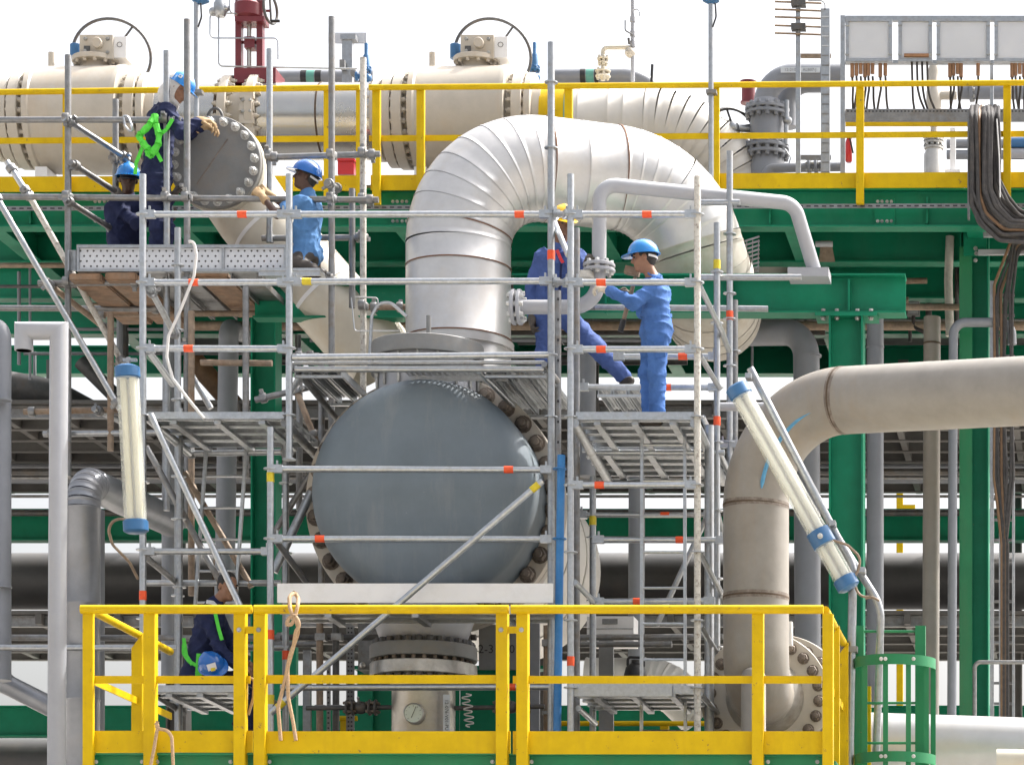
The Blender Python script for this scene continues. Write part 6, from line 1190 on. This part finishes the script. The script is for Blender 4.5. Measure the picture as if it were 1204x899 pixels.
def band(t, nm, pts, w_, th, m, nrm, Y=None):
    mb = MB()
    for i in range(len(pts) - 1): mb.bar(pts[i], pts[i + 1], th, w_, (Vector(nrm)))
    return obj(nm, mb, m, t)
# ---- hammering worker at right
t, j, (r_, f_, u_), c_ = person('worker in blue coveralls and blue helmet holding a hammer on the right scaffold',
    dict(head=(757, 303, 0), neck=(768, 327, 0.02), chest=(771, 345, 0.02), pel=(772, 388, 0.02), shL=(768, 340, -0.17), elL=(745, 356, -0.27), wrL=(714, 341, -0.22), shR=(773, 338, 0.19), elR=(757, 368, 0.30), wrR=(743, 350, 0.22),
         hipL=(774, 392, -0.08), knL=(772, 440, -0.10), anL=(773, 488, -0.10), hipR=(768, 392, 0.11), knR=(762, 440, 0.12), anR=(764, 488, 0.14)), (-1, -0.12, -0.10), (0.08, 0, 1), 'coverall_blue', 'skin', 0,
    gloves={'L': 'glove_white', 'R': 'glove_dark'}, hands={'L': ((-1, 0.2, 0.35), (0, 0.3, -1), -1, 0.75), 'R': ((-0.6, -0.25, 0.55), (-0.7, -0.3, -0.5), 1, 1.0)}, seed=4)
helmet(t, c_, f_, u_, 'helmet_blue')
band(t, 'waist_seam', [P(771 + 18.5 * math.cos(a), 371 + 1.5 * math.sin(a), 0.02 + 0.155 * math.sin(a)) for a in [2 * math.pi * k / 20 for k in range(21)]], 0.03, 0.012, 'coverall_blue', Z3)
obj('back_yoke', MB().tube([P(764, 349, -0.17), P(776, 347, -0.13), P(787, 347, 0.02)], 0.006, 6), 'coverall_blue', t)
obj('pocket', MB().bar(P(775, 402, -0.195), P(777, 420, -0.195), 0.012, 0.09, Y3.cross(Z3)), 'coverall_blue', t)
band(t, 'collar', [P(768 + 11 * math.cos(a), 331 + 2 * math.sin(a), 0.02 + 0.085 * math.sin(a)) for a in [2 * math.pi * k / 16 for k in range(17)]], 0.045, 0.012, 'coverall_blue', Z3)
hm = thing('hammer', 'hammer with brown handle in the hand of the right blue worker', 'hammer', P(736, 384, 0.15)); ha = P(747, 326, 0.12); hb_ = P(730, 388, 0.14)
obj('handle', MB().tube([ha, ha.lerp(hb_, .5), hb_], [0.017, 0.020, 0.019], 10), 'galv_brown', hm); obj('grip', MB().tube([ha.lerp(hb_, .80), ha.lerp(hb_, 1.03)], 0.026, 10), 'black', hm); obj('hammer_head', MB().bar(P(735, 317, 0.12), P(752, 321, 0.12), 0.065, 0.07), 'galv_brown', hm)
# ---- worker in deep blue with yellow helmet
t, j, (r_, f_, u_), c_ = person('worker in deep blue coveralls and yellow helmet stepping wide behind the scaffold posts',
    {k_: (v_[0], v_[1], v_[2] + 0.40) for k_, v_ in dict(head=(662, 261, 0.86), neck=(659, 288, 1.0), chest=(658, 312, 1.02), pel=(654, 368, 1.02), shL=(637, 303, 1.02), elL=(625, 338, 1.05), wrL=(626, 374, 0.95), shR=(681, 303, 1.0), elR=(698, 326, 0.85), wrR=(690, 312, 0.66),
         hipL=(643, 374, 1.02), knL=(640, 415, 0.95), anL=(638, 455, 1.0), hipR=(668, 374, 1.0), knR=(700, 408, 0.9), anR=(735, 444, 0.95)).items()}, (0.45, -0.85, -0.35), (0.1, -0.2, 1), 'coverall_deep', 'skin_mid', 1.0,
    gloves={'R': 'glove_dark', 'L': 'glove_dark'}, hands={'R': ((0.1, -0.5, 0.3), (1, 0, -0.3), -1, 0.8), 'L': ((0, -0.2, -1), (1, 0, 0), -1, 0.5)}, seed=9, sc=1.03)
helmet(t, c_, f_, u_, 'helmet_yellow')
band(t, 'undershirt', [P(655, 294, 1.245), P(659, 304, 1.225), P(662, 309, 1.22)], 0.03, 0.012, 'red', X3); obj('collar_flap', MB().bar(P(669, 294, 1.25), P(663, 309, 1.23), 0.035, 0.012, Y3), 'coverall_deep', t); obj('collar_flap', MB().bar(P(648, 295, 1.25), P(656, 309, 1.23), 0.035, 0.012, Y3), 'coverall_deep', t)
for (x0, y0, x1, y1) in ((640, 322, 651, 336), (667, 322, 678, 336)): pk = obj('pocket', pbox(MB(), x0, y0, x1, y1, 1.255, 0.03), 'coverall_deep', t)
band(t, 'zip_strip', [P(660, 310, 1.225), P(658, 340, 1.24), P(656, 372, 1.25)], 0.022, 0.008, 'navy', X3)
band(t, 'waist_seam', [P(656 + 23 * math.cos(a), 364 + 1.5 * math.sin(a), 1.41 + 0.15 * math.sin(a)) for a in [2 * math.pi * k / 20 for k in range(21)]], 0.035, 0.012, 'coverall_deep', Z3)
# ---- standing worker in navy with green harness
t, j, (r_, f_, u_), c_ = person('worker in navy coveralls and blue helmet leaning over the blind flange with a green harness',
    dict(head=(211, 104, 2.05), neck=(199, 122, 2.1), chest=(190, 142, 2.12), pel=(184, 208, 2.12), shL=(196, 130, 1.90), elL=(213, 156, 1.84), wrL=(234, 142, 1.95), shR=(194, 128, 2.30), elR=(220, 158, 2.36), wrR=(238, 148, 2.30),
         hipL=(184, 214, 2.02), knL=(187, 268, 1.98), anL=(184, 322, 2.02), hipR=(184, 214, 2.24), knR=(194, 268, 2.24), anR=(192, 322, 2.26)), (0.86, -0.25, -0.55), (0.5, 0, 0.85), 'navy', 'skin', 2.1, sc=1.08,
    gloves={'L': 'glove_tan', 'R': 'glove_tan'}, hands={'L': ((1, 0.1, 0.05), (0.1, 0.5, -1), -1, 0.55), 'R': ((1, -0.1, -0.1), (0.2, 0, -1), 1, 0.55)}, seed=12, hair=False)
helmet(t, c_, f_, u_, 'helmet_blue', ((1,), ))
field_obj('neck_cloth', [('c', c_ - f_ * 0.045 + u_ * 0.03, c_ - f_ * 0.06 - u_ * 0.10, 0.112, 0.105, 0.03), ('c', c_ - f_ * 0.06 - u_ * 0.10, j['neck'], 0.10, 0.095, 0.03), ('c', c_ - u_ * 0.135 - f_ * .02, c_ - u_ * 0.14 + f_ * 0.045, 0.06, 0.045, 0.03)], 0.010, 'cloth_white', t, 0.004, 2)
hz = 1.78
hs_ = [P(182, 136, hz), P(177, 146, hz - .04), P(166, 157, hz - .05), P(163, 160, hz - .05), P(168, 168, hz - .05), P(175, 176, hz - .05), P(172, 186, hz - .04), P(178, 182, hz - .04), P(186, 170, hz - .04), P(187, 158, hz - .03), P(183, 146, hz - .03), P(182, 136, hz)]
hq = fillet(hs_, 0.02, 3); hq = [p for i, p in enumerate(hq) if i == 0 or (p - hq[i - 1]).length > 1e-4]; hq = [q for i in range(len(hq) - 1) for q in (hq[i], hq[i].lerp(hq[i + 1], .5))] + [hq[-1]]
hn = obj('harness_pad', MB().tube(hq, [0.026 + 0.012 * ((i * 7) % 5) / 4 for i in range(len(hq))], 8), 'harness_green', t)
for q in ([(186, 160), (196, 152), (203, 140)], [(168, 172), (160, 192), (159, 205)], [(182, 175), (190, 190)]): band(t, 'harness_strap', [P(x, y, hz - .02) for x, y in q], 0.035, 0.008, 'harness_green', X3)
obj('harness_hook', MB().tube(fillet([P(145, 137, 1.75), P(150, 136, 1.75), P(155, 148, 1.75), P(157, 157, 1.75), P(152, 154, 1.75), P(147, 148, 1.75), P(145, 137, 1.75)], 0.03, 4), 0.011, 7), 'galv_bright', t)
# ---- worker crouching behind him
t, j, (r_, f_, u_), c_ = person('worker in dark navy crouching behind the standing worker, wearing a pale blue helmet',
    dict(head=(151, 211, 2.55), neck=(150, 232, 2.6), chest=(149, 250, 2.62), pel=(146, 300, 2.65), shL=(136, 243, 2.55), elL=(160, 262, 2.42), wrL=(192, 258, 2.40), shR=(166, 240, 2.62), elR=(186, 254, 2.45), wrR=(203, 232, 2.42),
         hipL=(142, 304, 2.6), knL=(165, 310, 2.25), anL=(150, 332, 2.55), hipR=(152, 304, 2.72), knR=(182, 308, 2.5), anR=(165, 332, 2.75)), (0.35, -0.9, -0.1), (0, 0, 1), 'navy', 'skin_dark', 2.6,
    gloves={'L': 'glove_dark', 'R': 'glove_dark'}, hands={'L': ((1, -0.1, 0.2), (0, 0.3, 1), 1, 0.6), 'R': ((0.5, 0, 0.8), (0.6, 0.6, 0), 1, 0.6)}, seed=21)
helmet(t, c_, f_, u_, 'helmet_blue')
obj('sunglasses', MB().tube([c_ - r_ * 0.07 + f_ * 0.07 + u_ * 0.002, c_ - r_ * 0.03 + f_ * 0.098, c_ + r_ * 0.03 + f_ * 0.098, c_ + r_ * 0.07 + f_ * 0.07 + u_ * 0.002], 0.016, 8), 'black', t)
# ---- kneeling worker in light blue shirt
t, j, (r_, f_, u_), c_ = person('worker in a light blue shirt and royal blue helmet kneeling right of the blind flange',
    dict(head=(360, 208, 1.95), neck=(362, 228, 1.95), chest=(362, 248, 1.95), pel=(361, 298, 1.95), shL=(352, 238, 1.78), elL=(326, 252, 1.70), wrL=(309, 232, 1.85), shR=(364, 236, 2.14), elR=(338, 244, 2.25), wrR=(315, 228, 2.28),
         hipL=(362, 304, 1.86), knL=(342, 312, 1.75), anL=(366, 318, 1.72), hipR=(364, 304, 2.06), knR=(344, 312, 2.12), anR=(368, 318, 2.12), toeL=(378, 320, 1.72), toeR=(380, 320, 2.12)), (-0.93, -0.2, 0.28), (0.28, 0, 1), 'coverall_light', 'skin_dark', 1.95,
    gloves={'L': 'glove_tan', 'R': 'glove_tan'}, hands={'L': ((-0.75, 0.15, 0.75), (-0.3, 0.9, -0.2), -1, 0.6), 'R': ((-0.8, 0, 0.6), (-0.3, 0.9, 0), 1, 0.6)}, short=True, seed=31)
helmet(t, c_, f_, u_, 'helmet_royal')
# dark trousers below the shirt
field_obj('trousers', [('c', j['hipL'], j['knL'], 0.112, 0.09, 0.04), ('c', j['hipR'], j['knR'], 0.112, 0.09, 0.04), ('c', j['knL'], j['anL'], 0.088, 0.08, 0.04), ('c', j['knR'], j['anR'], 0.088, 0.08, 0.04)], 0.012, 'boot', t, 0.004, 3)
# ---- seated worker without helmet
t, j, (r_, f_, u_), c_ = person('bare-headed worker in navy seated on the low deck behind the yellow railing',
    dict(head=(268, 689, 0.50), neck=(254, 709, 0.52), chest=(247, 730, 0.54), pel=(230, 796, 0.56), shL=(243, 724, 0.36), elL=(258, 762, 0.28), wrL=(282, 785, 0.20), shR=(252, 722, 0.72), elR=(272, 760, 0.76), wrR=(288, 778, 0.50),
         hipL=(235, 800, 0.46), knL=(290, 800, 0.30), anL=(284, 856, 0.30), hipR=(236, 800, 0.66), knR=(292, 798, 0.62), anR=(292, 856, 0.62)), (0.72, -0.62, -0.22), (0.15, -0.1, 1), 'navy', 'skin', 0.5,
    gloves=None, hands={'L': ((0.9, 0, -0.2), (0, 0.5, -0.8), -1, 0.7), 'R': ((0.7, -0.3, -0.3), (0, -0.5, -0.8), 1, 0.7)}, seed=41, sc=1.02)
band(t, 'shirt_collar', [P(243, 707, 0.44), P(250, 708, 0.40), P(254, 712, 0.38)], 0.035, 0.01, 'label_white', Z3)
for q in ([(216, 757, .40), (216, 768, .36), (222, 777, .30), (235, 784, .29)], [(216, 750, .40), (219, 770, .34), (226, 781, .29)], [(235, 768, .28), (234, 785, .28), (233, 800, .30)], [(253, 720, .28), (257, 738, .25), (261, 752, .22)]): band(t, 'harness_strap', [P(*p) for p in q], 0.032 if q[0][0] != 235 else 0.06, 0.01, 'harness_green', X3)
hl = thing('safety_helmet', 'blue safety helmet with a white emblem on the seated worker lap', 'helmet', P(250, 790, 0.1))
helmet(hl, P(251, 785, 0.18), (0.55, -0.55, -0.4), (-0.15, -0.75, 0.65), 'helmet_royal', None, None)
obj('emblem', MB().bar(P(244, 785, 0.015), P(254, 782, 0.015), 0.01, 0.06, X3.cross(Y3) * 1.0 + X3 * .3), 'cloth_white', hl); obj('emblem_mark', MB().bar(P(248, 787, 0.006), P(253, 786, 0.006), 0.006, 0.03, Z3), 'yellow_tape', hl)
